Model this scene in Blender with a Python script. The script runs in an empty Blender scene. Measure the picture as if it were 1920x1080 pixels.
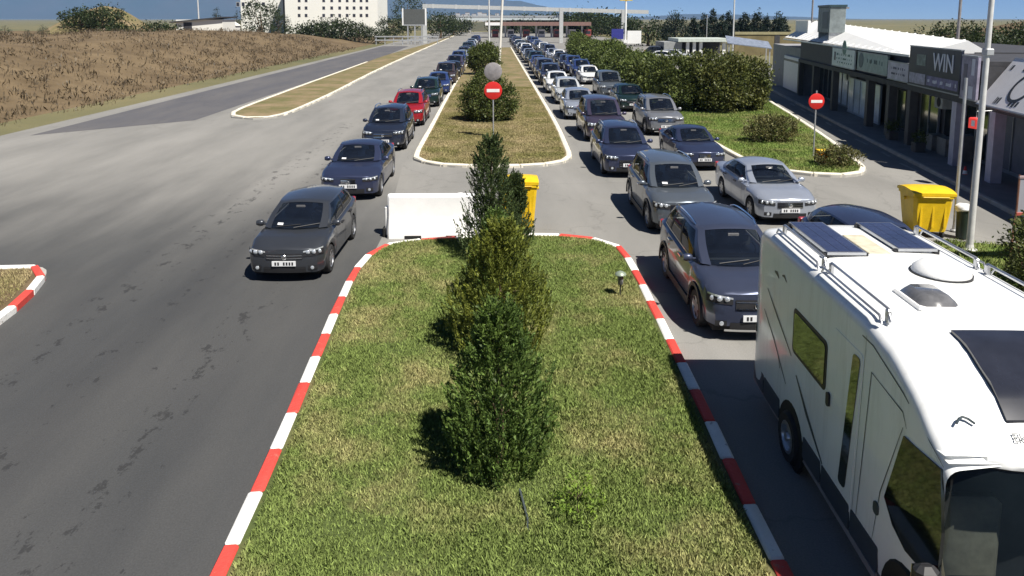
import bpy, bmesh, math, random
import numpy as np
from mathutils import Vector, Matrix

random.seed(7); rng = np.random.default_rng(7)
S = bpy.context.scene
COL = S.collection
# ------------------------------------------------------------------ camera
CAM_H, FPX, PCY = 5.8, 1400.0, 220.0
VPX, VPY = 925.0, 35.0
PITCH = math.atan((PCY - VPY) / FPX)
YAW = math.atan((VPX - 960.0) / FPX * math.cos(PITCH))
cd = bpy.data.cameras.new('camera'); cam = bpy.data.objects.new('camera', cd); COL.objects.link(cam)
cam.location = (0, 0, CAM_H); cam.rotation_euler = (math.pi / 2 - PITCH, 0, YAW)
cd.sensor_fit = 'HORIZONTAL'; cd.sensor_width = 36; cd.lens = 36 * FPX / 1920
cd.shift_y = -(540 - PCY) / 1920          # a shifted lens: verticals stay nearly upright, as in the photograph
cd.clip_start = 0.1; cd.clip_end = 40000
S.camera = cam
# ------------------------------------------------------------------ light
SUN_EL = math.radians(56.5); SUN_H = Vector((0.65, -0.76)).normalized()
W = bpy.data.worlds.new('World'); S.world = W; W.use_nodes = True
nt = W.node_tree; bg = nt.nodes['Background']
sky = nt.nodes.new('ShaderNodeTexSky'); sky.sky_type = 'NISHITA'; sky.sun_disc = False
sky.sun_elevation = SUN_EL; sky.sun_rotation = math.atan2(SUN_H.x, SUN_H.y)
sky.air_density = 0.35; sky.dust_density = 0.0; sky.ozone_density = 4.0; sky.altitude = 100
nt.links.new(sky.outputs[0], bg.inputs[0]); bg.inputs[1].default_value = 0.06
sl = bpy.data.lights.new('sun', 'SUN'); sl.energy = 5.0; sl.angle = math.radians(0.53); sl.color = (1, .95, .87)
sun = bpy.data.objects.new('sun', sl); COL.objects.link(sun); sun.location = (20, -20, 40)
to_sun = Vector((SUN_H.x * math.cos(SUN_EL), SUN_H.y * math.cos(SUN_EL), math.sin(SUN_EL)))
sun.rotation_euler = (-to_sun).to_track_quat('-Z', 'Y').to_euler()
vs = S.view_settings; vs.view_transform = 'Standard'; vs.look = 'None'; vs.gamma = 1; vs.exposure = 0.65; vs.use_curve_mapping = False
S.cycles.max_bounces = 6; S.cycles.volume_bounces = 0; S.cycles.use_denoising = True

# ------------------------------------------------------------------ pixels to places
_fw = Vector((-math.sin(YAW) * math.cos(PITCH), math.cos(YAW) * math.cos(PITCH), -math.sin(PITCH)))
_rt = Vector((math.cos(YAW), math.sin(YAW), 0)); _up = _rt.cross(_fw)
def ray(x, y): return _fw + _rt * ((x - 960) / FPX) - _up * ((y - PCY) / FPX)
def gp(x, y, z=0.0):
    d = ray(x, y); return d * ((z - CAM_H) / d.z) + Vector((0, 0, CAM_H))
def at(x, y, Y):
    d = ray(x, y); return d * (Y / d.y) + Vector((0, 0, CAM_H))

# ------------------------------------------------------------------ materials
def nd(t, typ, **kw):
    n = t.nodes.new(typ)
    for k, v in kw.items():
        if k in n.inputs: n.inputs[k].default_value = v
        else: setattr(n, k, v)
    return n
def c4(c): return (c[0], c[1], c[2], 1)
def pmat(name, col, rough=.6, metal=0, var=0.15, vscale=3.0, bump=0, bscale=40.0, col2=None, spec=.5, coat=0, island=0, emit=None, world=False, trans=0, detail=4):
    m = bpy.data.materials.new(name); m.use_nodes = True; t = m.node_tree; b = t.nodes['Principled BSDF']
    b.inputs['Roughness'].default_value = rough; b.inputs['Metallic'].default_value = metal
    b.inputs['Specular IOR Level'].default_value = spec; b.inputs['Coat Weight'].default_value = coat; b.inputs['Coat Roughness'].default_value = .05
    tc = nd(t, 'ShaderNodeTexCoord'); co = tc.outputs['Object']
    if world: co = nd(t, 'ShaderNodeNewGeometry').outputs['Position']
    c2 = col2 if col2 else tuple(x * (1 - var) for x in col); c1 = col if col2 else tuple(min(1, x * (1 + var)) for x in col)
    nz = nd(t, 'ShaderNodeTexNoise', Scale=vscale, Detail=detail, Roughness=.65); t.links.new(co, nz.inputs['Vector'])
    rp = nd(t, 'ShaderNodeMapRange'); rp.inputs[1].default_value = .3; rp.inputs[2].default_value = .7; t.links.new(nz.outputs[0], rp.inputs[0])
    mx = nd(t, 'ShaderNodeMix', data_type='RGBA'); mx.inputs[6].default_value = c4(c2); mx.inputs[7].default_value = c4(c1)
    t.links.new(rp.outputs[0], mx.inputs[0]); out = mx.outputs[2]
    if island:
        g = nd(t, 'ShaderNodeNewGeometry'); hv = nd(t, 'ShaderNodeHueSaturation'); mr = nd(t, 'ShaderNodeMapRange')
        mr.inputs[3].default_value = 1 - island; mr.inputs[4].default_value = 1 + island
        t.links.new(g.outputs['Random Per Island'], mr.inputs[0]); t.links.new(mr.outputs[0], hv.inputs['Value']); t.links.new(out, hv.inputs['Color']); out = hv.outputs[0]
    t.links.new(out, b.inputs['Base Color'])
    if bump:
        n2 = nd(t, 'ShaderNodeTexNoise', Scale=bscale, Detail=5.0); t.links.new(co, n2.inputs['Vector'])
        bp = nd(t, 'ShaderNodeBump', Strength=bump, Distance=.02); t.links.new(n2.outputs[0], bp.inputs['Height']); t.links.new(bp.outputs[0], b.inputs['Normal'])
    if emit: b.inputs['Emission Color'].default_value = c4(emit); b.inputs['Emission Strength'].default_value = 1
    if trans: b.inputs['Transmission Weight'].default_value = trans
    return m
def leafmat(name, c1, c2, vscale=1.2, island=.45, trans=.25):
    m = pmat(name, c1, .55, var=0, col2=c2, vscale=vscale, island=island, spec=.3)
    t = m.node_tree; b = t.nodes['Principled BSDF']; o = t.nodes['Material Output']
    tr = nd(t, 'ShaderNodeBsdfTranslucent'); ms = nd(t, 'ShaderNodeMixShader'); ms.inputs[0].default_value = trans
    src = b.inputs['Base Color'].links[0].from_socket; t.links.new(src, tr.inputs[0])
    t.links.new(b.outputs[0], ms.inputs[1]); t.links.new(tr.outputs[0], ms.inputs[2]); t.links.new(ms.outputs[0], o.inputs[0]); return m
def asphalt(name, col, light, spots=False, fade=None):
    m = bpy.data.materials.new(name); m.use_nodes = True; t = m.node_tree; b = t.nodes['Principled BSDF']
    b.inputs['Roughness'].default_value = .85; b.inputs['Specular IOR Level'].default_value = .3
    pos = nd(t, 'ShaderNodeNewGeometry').outputs['Position']
    sc = nd(t, 'ShaderNodeMapping'); sc.inputs['Scale'].default_value = (1, .22, 1); t.links.new(pos, sc.inputs[0])
    a = nd(t, 'ShaderNodeTexNoise', Scale=.55, Detail=6.0, Roughness=.6); t.links.new(sc.outputs[0], a.inputs['Vector'])
    mx = nd(t, 'ShaderNodeMix', data_type='RGBA'); mx.inputs[6].default_value = c4(col); mx.inputs[7].default_value = c4(light)
    r1 = nd(t, 'ShaderNodeMapRange'); r1.inputs[1].default_value = .32; r1.inputs[2].default_value = .68; t.links.new(a.outputs[0], r1.inputs[0]); t.links.new(r1.outputs[0], mx.inputs[0])
    if fade:      # worn resurfacing: the newer dark coat thins out along the road and shows the older one
        sp = nd(t, 'ShaderNodeSeparateXYZ'); t.links.new(pos, sp.inputs[0]); fn = nd(t, 'ShaderNodeTexNoise', Scale=.8, Detail=5.0); t.links.new(sc.outputs[0], fn.inputs['Vector'])
        f1 = nd(t, 'ShaderNodeMath', operation='MULTIPLY_ADD'); f1.inputs[1].default_value = 9.0; t.links.new(fn.outputs[0], f1.inputs[0]); t.links.new(sp.outputs[1], f1.inputs[2])
        f2 = nd(t, 'ShaderNodeMapRange', interpolation_type='SMOOTHSTEP'); f2.inputs[1].default_value = fade[0] + 4.5; f2.inputs[2].default_value = fade[1] + 4.5; t.links.new(f1.outputs[0], f2.inputs[0])
        old = nd(t, 'ShaderNodeMix', data_type='RGBA'); old.inputs[6].default_value = c4(fade[2]); old.inputs[7].default_value = c4(fade[3]); t.links.new(r1.outputs[0], old.inputs[0])
        fm = nd(t, 'ShaderNodeMix', data_type='RGBA'); t.links.new(f2.outputs[0], fm.inputs[0]); t.links.new(mx.outputs[2], fm.inputs[6]); t.links.new(old.outputs[2], fm.inputs[7]); mx = fm
    fine = nd(t, 'ShaderNodeTexNoise', Scale=45.0, Detail=3.0); t.links.new(pos, fine.inputs['Vector'])
    r2 = nd(t, 'ShaderNodeMapRange'); r2.inputs[3].default_value = .72; r2.inputs[4].default_value = 1.28; t.links.new(fine.outputs[0], r2.inputs[0])
    mul = nd(t, 'ShaderNodeVectorMath', operation='MULTIPLY'); t.links.new(mx.outputs[2], mul.inputs[0]); t.links.new(r2.outputs[0], mul.inputs[1]); out = mul.outputs[0]
    # dark blotches (tar, oil) : strong in the wheel tracks of the near carriageway
    s2 = nd(t, 'ShaderNodeMapping'); s2.inputs['Scale'].default_value = (1, .55, 1); t.links.new(pos, s2.inputs[0])
    n3 = nd(t, 'ShaderNodeTexNoise', Scale=3.4 if spots else 1.1, Detail=7.0, Roughness=.72); t.links.new(s2.outputs[0], n3.inputs['Vector'])
    if spots:
        sep = nd(t, 'ShaderNodeSeparateXYZ'); t.links.new(pos, sep.inputs[0]); prev = None
        for cx, wd in ((-4.9, .75), (-8.0, .7), (-6.6, .35)):
            s = nd(t, 'ShaderNodeMath', operation='SUBTRACT'); s.inputs[1].default_value = cx; t.links.new(sep.outputs[0], s.inputs[0])
            ab = nd(t, 'ShaderNodeMath', operation='ABSOLUTE'); t.links.new(s.outputs[0], ab.inputs[0])
            mr = nd(t, 'ShaderNodeMapRange'); mr.inputs[1].default_value = 0; mr.inputs[2].default_value = wd * 1.6; mr.inputs[3].default_value = .13; mr.inputs[4].default_value = 0; t.links.new(ab.outputs[0], mr.inputs[0])
            if prev:
                mm = nd(t, 'ShaderNodeMath', operation='MAXIMUM'); t.links.new(prev, mm.inputs[0]); t.links.new(mr.outputs[0], mm.inputs[1]); prev = mm.outputs[0]
            else: prev = mr.outputs[0]
        ad = nd(t, 'ShaderNodeMath', operation='ADD'); t.links.new(n3.outputs[0], ad.inputs[0]); t.links.new(prev, ad.inputs[1]); v = ad.outputs[0]; lo, hi = .675, .715
    else: v = n3.outputs[0]; lo, hi = .60, .74
    r3 = nd(t, 'ShaderNodeMapRange'); r3.inputs[1].default_value = lo; r3.inputs[2].default_value = hi; r3.inputs[3].default_value = 0; r3.inputs[4].default_value = .62 if spots else .45; t.links.new(v, r3.inputs[0])
    m3 = nd(t, 'ShaderNodeMix', data_type='RGBA'); m3.inputs[7].default_value = c4((.02, .02, .021) if spots else tuple(x * .45 for x in col)); t.links.new(out, m3.inputs[6]); t.links.new(r3.outputs[0], m3.inputs[0]); out = m3.outputs[2]
    if spots:
        for cx, wd, dk in ((-6.4, 1.0, .30), (-4.4, .5, .12), (-8.6, .6, .15)):
            s5 = nd(t, 'ShaderNodeMath', operation='SUBTRACT'); s5.inputs[1].default_value = cx; t.links.new(sep.outputs[0], s5.inputs[0]); a5 = nd(t, 'ShaderNodeMath', operation='ABSOLUTE'); t.links.new(s5.outputs[0], a5.inputs[0])
            w5 = nd(t, 'ShaderNodeMath', operation='MULTIPLY_ADD'); w5.inputs[1].default_value = 1.6; t.links.new(a.outputs[0], w5.inputs[0]); t.links.new(a5.outputs[0], w5.inputs[2])
            m5 = nd(t, 'ShaderNodeMapRange', interpolation_type='SMOOTHSTEP'); m5.inputs[1].default_value = .8 - wd * .3; m5.inputs[2].default_value = .8 + wd; m5.inputs[3].default_value = dk; m5.inputs[4].default_value = 0; t.links.new(w5.outputs[0], m5.inputs[0])
            x5 = nd(t, 'ShaderNodeMix', data_type='RGBA'); x5.inputs[7].default_value = c4((.03, .031, .034)); t.links.new(m5.outputs[0], x5.inputs[0]); t.links.new(out, x5.inputs[6]); out = x5.outputs[2]
    # hairline cracks
    wv = nd(t, 'ShaderNodeTexVoronoi', feature='DISTANCE_TO_EDGE', Scale=.33); nzw = nd(t, 'ShaderNodeTexNoise', Scale=1.3, Detail=4.0)
    t.links.new(pos, nzw.inputs['Vector']); va = nd(t, 'ShaderNodeVectorMath', operation='ADD'); t.links.new(pos, va.inputs[0]); t.links.new(nzw.outputs['Color'], va.inputs[1]); t.links.new(va.outputs[0], wv.inputs['Vector'])
    r4 = nd(t, 'ShaderNodeMapRange'); r4.inputs[1].default_value = .002; r4.inputs[2].default_value = .012; r4.inputs[3].default_value = 0 if spots else .22; r4.inputs[4].default_value = 0; t.links.new(wv.outputs[0], r4.inputs[0])
    m4 = nd(t, 'ShaderNodeMix', data_type='RGBA'); m4.inputs[7].default_value = c4(tuple(x * .4 for x in col)); t.links.new(out, m4.inputs[6]); t.links.new(r4.outputs[0], m4.inputs[0]); out = m4.outputs[2]
    t.links.new(out, b.inputs['Base Color'])
    bp = nd(t, 'ShaderNodeBump', Strength=.35, Distance=.01); t.links.new(fine.outputs[0], bp.inputs['Height']); t.links.new(bp.outputs[0], b.inputs['Normal'])
    return m
def grassmat(name, green, dry, bias=.5, scale=.7, island=0, edge=0):
    m = bpy.data.materials.new(name); m.use_nodes = True; t = m.node_tree; b = t.nodes['Principled BSDF']; b.inputs['Roughness'].default_value = .8; b.inputs['Specular IOR Level'].default_value = .2
    pos = nd(t, 'ShaderNodeNewGeometry'); n1 = nd(t, 'ShaderNodeTexNoise', Scale=scale, Detail=5.0, Roughness=.7); t.links.new(pos.outputs['Position'], n1.inputs['Vector'])
    r = nd(t, 'ShaderNodeMapRange'); r.inputs[1].default_value = bias - .14; r.inputs[2].default_value = bias + .14; t.links.new(n1.outputs[0], r.inputs[0])
    if edge:      # the lawn is drier beside the warm kerbs
        sx = nd(t, 'ShaderNodeSeparateXYZ'); t.links.new(pos.outputs['Position'], sx.inputs[0]); ab = nd(t, 'ShaderNodeMath', operation='ABSOLUTE'); t.links.new(sx.outputs[0], ab.inputs[0]); ma = nd(t, 'ShaderNodeMath', operation='MULTIPLY_ADD'); ma.inputs[1].default_value = edge; t.links.new(ab.outputs[0], ma.inputs[0]); t.links.new(n1.outputs[0], ma.inputs[2]); t.links.new(ma.outputs[0], r.inputs[0])
    mx = nd(t, 'ShaderNodeMix', data_type='RGBA'); mx.inputs[6].default_value = c4(green); mx.inputs[7].default_value = c4(dry); t.links.new(r.outputs[0], mx.inputs[0])
    n2 = nd(t, 'ShaderNodeTexNoise', Scale=18.0, Detail=4.0); t.links.new(pos.outputs['Position'], n2.inputs['Vector'])
    r2 = nd(t, 'ShaderNodeMapRange'); r2.inputs[3].default_value = .6; r2.inputs[4].default_value = 1.4; t.links.new(n2.outputs[0], r2.inputs[0])
    mu = nd(t, 'ShaderNodeVectorMath', operation='MULTIPLY'); t.links.new(mx.outputs[2], mu.inputs[0]); t.links.new(r2.outputs[0], mu.inputs[1]); out = mu.outputs[0]
    if island:
        hv = nd(t, 'ShaderNodeHueSaturation'); mr = nd(t, 'ShaderNodeMapRange'); mr.inputs[3].default_value = 1 - island; mr.inputs[4].default_value = 1 + island
        t.links.new(pos.outputs['Random Per Island'], mr.inputs[0]); t.links.new(mr.outputs[0], hv.inputs['Value']); t.links.new(out, hv.inputs['Color']); out = hv.outputs[0]
    t.links.new(out, b.inputs['Base Color'])
    bp = nd(t, 'ShaderNodeBump', Strength=.25, Distance=.02); t.links.new(n2.outputs[0], bp.inputs['Height']); t.links.new(bp.outputs[0], b.inputs['Normal'])
    return m

M = {}
M['asphalt'] = asphalt('old_asphalt', (.185, .181, .169), (.245, .238, .222))
M['asphalt_dark'] = asphalt('patched_asphalt', (.052, .054, .056), (.072, .072, .071), True, (15.0, 31.0, (.185, .181, .169), (.245, .238, .222)))
M['asphalt_far'] = asphalt('blue_asphalt', (.085, .085, .095), (.12, .115, .115))
M['grass'] = grassmat('lawn_soil', (.070, .092, .028), (.19, .15, .075), .66, .6, edge=.035)
M['blade'] = grassmat('grass_blade', (.195, .255, .070), (.45, .385, .19), .66, .6, island=.38, edge=.035)
M['blade_verge'] = grassmat('verge_blade', (.165, .235, .055), (.33, .30, .13), .60, .5, island=.45)
M['drygrass'] = grassmat('dry_lawn', (.12, .118, .044), (.25, .185, .11), .50, .35)
M['dryblade'] = grassmat('dry_blade', (.22, .21, .075), (.42, .34, .19), .52, .4, island=.35)
M['isle_green'] = grassmat('green_verge', (.11, .16, .035), (.24, .21, .09), .58)
M['field'] = grassmat('dry_field', (.105, .075, .042), (.17, .125, .072), .5, .25)
M['ground'] = grassmat('country', (.10, .105, .05), (.20, .17, .09), .5, .02)
M['kerb_white'] = pmat('kerb_white', (.82, .81, .77), .7, col2=(.56, .53, .48), vscale=7, bump=.4, bscale=30, detail=8)
M['kerb_red'] = pmat('kerb_red', (.60, .060, .045), .65, col2=(.42, .085, .065), vscale=7, bump=.4, bscale=30, detail=8)
def kerbmat(name, paint_, bare, thr):
    m = pmat(name, paint_, .7, var=.07, vscale=5, bump=.5, bscale=22); t = m.node_tree; b = t.nodes['Principled BSDF']; src = b.inputs['Base Color'].links[0].from_socket; pos = nd(t, 'ShaderNodeNewGeometry').outputs['Position']; n = nd(t, 'ShaderNodeTexNoise', Scale=9.0, Detail=9.0, Roughness=.75); t.links.new(pos, n.inputs['Vector'])
    r = nd(t, 'ShaderNodeMapRange'); r.inputs[1].default_value = thr; r.inputs[2].default_value = thr + .05; r.inputs[4].default_value = .85; t.links.new(n.outputs[0], r.inputs[0]); mx = nd(t, 'ShaderNodeMix', data_type='RGBA'); mx.inputs[7].default_value = c4(bare); t.links.new(r.outputs[0], mx.inputs[0]); t.links.new(src, mx.inputs[6]); t.links.new(mx.outputs[2], b.inputs['Base Color']); return m
M['kerb_white'] = kerbmat('kerb_white_paint', (.80, .79, .75), (.36, .33, .29), .60); M['kerb_red'] = kerbmat('kerb_red_paint', (.60, .060, .045), (.38, .16, .12), .60)
M['kerb_old'] = pmat('kerb_whitewash', (.66, .62, .52), .8, var=.2, vscale=5, bump=.4, bscale=25)
M['concrete'] = pmat('concrete', (.36, .35, .32), .85, var=.2, vscale=2, bump=.3)
M['black'] = pmat('black_plastic', (.018, .018, .02), .55, var=.2)
M['under'] = pmat('underbody', (.008, .008, .008), .8, var=.1)
M['tyre'] = pmat('tyre_rubber', (.018, .018, .019), .8, var=.25, vscale=8, bump=.3, bscale=60)
M['rim'] = pmat('alloy', (.52, .53, .55), .32, .85, var=.08)
M['chrome'] = pmat('chrome', (.75, .76, .78), .15, 1, var=.03)
M['glass'] = pmat('tinted_glass', (.010, .014, .024), .05, var=.3, vscale=1.5, spec=.5)
def carglass(name, col, clear):
    m = pmat(name, col, .04, var=.3, vscale=1.5, spec=.5); t = m.node_tree; b = t.nodes['Principled BSDF']; tr = nd(t, 'ShaderNodeBsdfTransparent'); tr.inputs[0].default_value = (.62, .68, .70, 1); ms = nd(t, 'ShaderNodeMixShader'); ms.inputs[0].default_value = clear
    t.links.new(b.outputs[0], ms.inputs[1]); t.links.new(tr.outputs[0], ms.inputs[2]); t.links.new(ms.outputs[0], t.nodes['Material Output'].inputs[0]); return m
M['glass'] = carglass('tinted_glass', (.010, .014, .024), .42)
M['seat'] = pmat('seat_fabric', (.10, .10, .105), .9, var=.2)
M['lamp'] = pmat('lamp_glass', (.62, .66, .70), .12, .5, var=.25, vscale=14, coat=.6)
M['amber'] = pmat('amber_lamp', (.75, .26, .03), .3, var=.1)
M['redlamp'] = pmat('red_lamp', (.35, .015, .015), .25, var=.1, coat=.5)
M['plate'] = pmat('plate_white', (.72, .73, .74), .4, var=.05)
M['steel'] = pmat('galvanised', (.50, .51, .51), .45, .55, var=.15, vscale=5)
M['paintpole'] = pmat('pole_paint', (.62, .62, .60), .5, .1, var=.12, vscale=4)
M['white'] = pmat('white_gelcoat', (.80, .81, .80), .28, var=.04, vscale=1.2, coat=.3)
_t = M['white'].node_tree; _b = _t.nodes['Principled BSDF']; _src = _b.inputs['Base Color'].links[0].from_socket; _tc = nd(_t, 'ShaderNodeTexCoord'); _mp = nd(_t, 'ShaderNodeMapping'); _mp.inputs['Scale'].default_value = (7, 7, .8); _t.links.new(_tc.outputs['Object'], _mp.inputs[0]); _n = nd(_t, 'ShaderNodeTexNoise', Scale=1.0, Detail=6.0, Roughness=.7); _t.links.new(_mp.outputs[0], _n.inputs['Vector'])
_r = nd(_t, 'ShaderNodeMapRange'); _r.inputs[1].default_value = .50; _r.inputs[2].default_value = .78; _r.inputs[4].default_value = .45; _t.links.new(_n.outputs[0], _r.inputs[0]); _mx = nd(_t, 'ShaderNodeMix', data_type='RGBA'); _mx.inputs[7].default_value = (.50, .49, .45, 1); _t.links.new(_r.outputs[0], _mx.inputs[0]); _t.links.new(_src, _mx.inputs[6]); _t.links.new(_mx.outputs[2], _b.inputs['Base Color'])
M['whitepl'] = pmat('white_plastic', (.82, .82, .80), .5, var=.05, vscale=3, bump=.1)
M['yellow'] = pmat('yellow_plastic', (.72, .47, .012), .42, var=.13, vscale=4, bump=.1, bscale=20)
M['red'] = pmat('sign_red', (.60, .025, .02), .4, var=.06)
M['signwhite'] = pmat('sign_white', (.80, .80, .78), .4, var=.05)
M['signgrey'] = pmat('sign_back_grey', (.30, .28, .28), .5, .3, var=.2, vscale=4)
M['orange'] = pmat('orange_plastic', (.75, .27, .02), .5, var=.12)
M['bark'] = pmat('bark', (.11, .075, .045), .9, var=.4, vscale=9, bump=.8, bscale=20)
M['rust'] = pmat('rusty_tube', (.22, .10, .06), .75, .2, var=.35, vscale=9)
M['stain'] = pmat('beige_sealant', (.55, .50, .38), .7, var=.2, vscale=7)
M['solar'] = pmat('solar_cells', (.030, .034, .075), .22, var=.25, vscale=2, coat=.5)
M['line'] = pmat('decal_dark', (.035, .05, .06), .4, var=.2)
M['glassgreen'] = pmat('window_green', (.018, .024, .014), .06, var=.5, vscale=2, spec=.8, coat=.5)
M['smoke'] = pmat('smoked_acrylic', (.12, .12, .125), .12, var=.35, vscale=5, coat=.5)
def paint(name, col, metal=.35): return pmat('paint_' + name, col, .32, metal, var=.05, vscale=2, coat=.7)
PAINT = {k: paint(k, *v) for k, v in {
    'navy': ((.040, .050, .100), .5), 'night': ((.026, .034, .060), .5), 'steel': ((.062, .074, .120), .5), 'black': ((.014, .014, .017),), 'slate': ((.125, .145, .170), .5), 'charcoal': ((.055, .060, .070), .5),
    'silver': ((.46, .50, .58), .6), 'white': ((.72, .73, .73), 0.0), 'red': ((.30, .012, .018), .2), 'green': ((.012, .030, .028),), 'blue': ((.035, .06, .19), .4), 'plum': ((.070, .060, .100), .5), 'brown': ((.055, .040, .042),), 'grey': ((.24, .25, .27), .5), 'pearl': ((.55, .57, .58), .3)}.items()}

# ------------------------------------------------------------------ mesh helpers
def props(o, label=None, cat=None, group=None, kind=None):
    if label: o['label'] = label
    if cat: o['category'] = cat
    if group: o['group'] = group
    if kind: o['kind'] = kind
    return o
def empty(name, loc=(0, 0, 0), rz=0, parent=None):
    o = bpy.data.objects.new(name, None); COL.objects.link(o); o.location = loc; o.rotation_euler = (0, 0, rz); o.empty_display_size = .3
    if parent: o.parent = parent
    return o
def mesh_np(name, V, F, k):
    me = bpy.data.meshes.new(name); n = len(F)
    me.vertices.add(len(V)); me.vertices.foreach_set('co', np.asarray(V, np.float32).ravel())
    me.loops.add(n * k); me.loops.foreach_set('vertex_index', np.asarray(F, np.int32).ravel())
    me.polygons.add(n); me.polygons.foreach_set('loop_start', np.arange(0, n * k, k, dtype=np.int32)); me.polygons.foreach_set('loop_total', np.full(n, k, np.int32))
    me.update(calc_edges=True); return me
def link(name, me, mats, parent=None, loc=None, rot=None):
    o = bpy.data.objects.new(name, me); COL.objects.link(o)
    if not isinstance(mats, (list, tuple)): mats = [mats]
    if mats[0] and not me.materials:
        for m in mats: me.materials.append(m)
    if parent: o.parent = parent
    if loc is not None: o.location = loc
    if rot is not None: o.rotation_euler = rot
    return o
class MB:
    def __init__(s): s.v = []; s.f = []; s.m = []
    def add(s, vs, fs, mi=0):
        b = len(s.v); s.v += [tuple(v) for v in vs]; s.f += [tuple(b + i for i in f) for f in fs]; s.m += [mi] * len(fs); return s
    def box(s, x0, x1, y0, y1, z0, z1, mi=0, bev=0, rz=0, tx=1, ty=1):
        """box, optional chamfer on vertical and top edges; tx, ty scale the top"""
        cx, cy = (x0 + x1) / 2, (y0 + y1) / 2; hx, hy = (x1 - x0) / 2, (y1 - y0) / 2
        def ring(hx, hy, z, b):
            if b <= 0: p = [(-hx, -hy), (hx, -hy), (hx, hy), (-hx, hy)]
            else: p = [(-hx + b, -hy), (hx - b, -hy), (hx, -hy + b), (hx, hy - b), (hx - b, hy), (-hx + b, hy), (-hx, hy - b), (-hx, -hy + b)]
            c, sn = math.cos(rz), math.sin(rz)
            return [(cx + c * a - sn * d, cy + sn * a + c * d, z) for a, d in p]
        if bev <= 0: R = [ring(hx, hy, z0, 0), ring(hx * tx, hy * ty, z1, 0)]
        else: R = [ring(hx, hy, z0, bev), ring(hx * tx, hy * ty, z1 - bev, bev), ring(hx * tx - bev, hy * ty - bev, z1, bev * .6)]
        n = len(R[0]); vs = [p for r in R for p in r]; fs = []
        for k in range(len(R) - 1):
            for i in range(n): fs.append((k * n + i, k * n + (i + 1) % n, (k + 1) * n + (i + 1) % n, (k + 1) * n + i))
        fs.append(tuple(reversed(range(n)))); fs.append(tuple(range((len(R) - 1) * n, len(R) * n)))
        return s.add(vs, fs, mi)
    def tube(s, pts, r, n=8, mi=0, cap=True):
        pts = [Vector(p) for p in pts]; rs = r if isinstance(r, (list, tuple)) else [r] * len(pts); vs = []; fs = []
        up = Vector((0, 0, 1))
        for i, p in enumerate(pts):
            d = (pts[min(i + 1, len(pts) - 1)] - pts[max(i - 1, 0)]).normalized(); ref = up if abs(d.z) < .95 else Vector((1, 0, 0))
            a = d.cross(ref).normalized(); b = d.cross(a).normalized()
            for k in range(n): t = 2 * math.pi * k / n; vs.append(p + (a * math.cos(t) + b * math.sin(t)) * rs[i])
        for i in range(len(pts) - 1):
            for k in range(n): fs.append((i * n + k, (i + 1) * n + k, (i + 1) * n + (k + 1) % n, i * n + (k + 1) % n))
        if cap: fs.append(tuple(range(n))); fs.append(tuple(reversed(range((len(pts) - 1) * n, len(pts) * n))))
        return s.add(vs, fs, mi)
    def lathe(s, prof, n=20, axis='z', mi=0, c=(0, 0, 0), closed=False):
        vs = []; fs = []; m = len(prof)
        for k in range(n):
            t = 2 * math.pi * k / n; ct, st = math.cos(t), math.sin(t)
            for r, h in prof:
                if axis == 'z': vs.append((c[0] + r * ct, c[1] + r * st, c[2] + h))
                elif axis == 'x': vs.append((c[0] + h, c[1] + r * ct, c[2] + r * st))
                else: vs.append((c[0] + r * ct, c[1] + h, c[2] + r * st))
        for k in range(n):
            for i in range(m - 1): a = k * m + i; b = ((k + 1) % n) * m + i; fs.append((a, b, b + 1, a + 1) if axis != 'y' else (a, a + 1, b + 1, b))
        return s.add(vs, fs, mi)
    def prism(s, poly, z0, z1, mi=0):
        n = len(poly); vs = [(x, y, z0) for x, y in poly] + [(x, y, z1) for x, y in poly]
        fs = [(i, (i + 1) % n, n + (i + 1) % n, n + i) for i in range(n)] + [tuple(reversed(range(n))), tuple(range(n, 2 * n))]
        return s.add(vs, fs, mi)
    def grid(s, P, mi=0, closed=False):
        a, b = len(P), len(P[0]); vs = [p for r in P for p in r]
        return s.add(vs, [(i * b + j, i * b + j + 1, (i + 1) * b + j + 1, (i + 1) * b + j) for i in range(a - 1) for j in range(b - 1)], mi)
    def mesh(s, name, smooth=None):
        me = bpy.data.meshes.new(name); me.from_pydata([tuple(v) for v in s.v], [], s.f); me.polygons.foreach_set('material_index', s.m)
        bm = bmesh.new(); bm.from_mesh(me); bmesh.ops.remove_doubles(bm, verts=bm.verts, dist=1e-4); bmesh.ops.recalc_face_normals(bm, faces=bm.faces); bm.to_mesh(me); bm.free()
        if smooth is not None: me.shade_smooth(); me.set_sharp_from_angle(angle=math.radians(smooth))
        return me
    def build(s, name, mats, parent=None, loc=None, rz=0, smooth=None):
        return link(name, s.mesh(name, smooth), mats, parent, loc, (0, 0, rz) if rz else None)
def copy_tree(o, parent=None):
    c = o.copy(); COL.objects.link(c); c.parent = parent
    for ch in o.children: copy_tree(ch, c)
    return c
def text_mesh(s, size, depth=.01, bold=0.0):
    cu = bpy.data.curves.new('lettering', 'FONT'); cu.body = s; cu.size = size; cu.extrude = depth; cu.offset = bold; cu.align_x = 'CENTER'; cu.align_y = 'CENTER'
    o = bpy.data.objects.new('lettering', cu); COL.objects.link(o); bpy.context.view_layer.update()
    me = bpy.data.meshes.new_from_object(o.evaluated_get(bpy.context.evaluated_depsgraph_get())); bpy.data.objects.remove(o); bpy.data.curves.remove(cu)
    me.materials.clear(); return me

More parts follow.
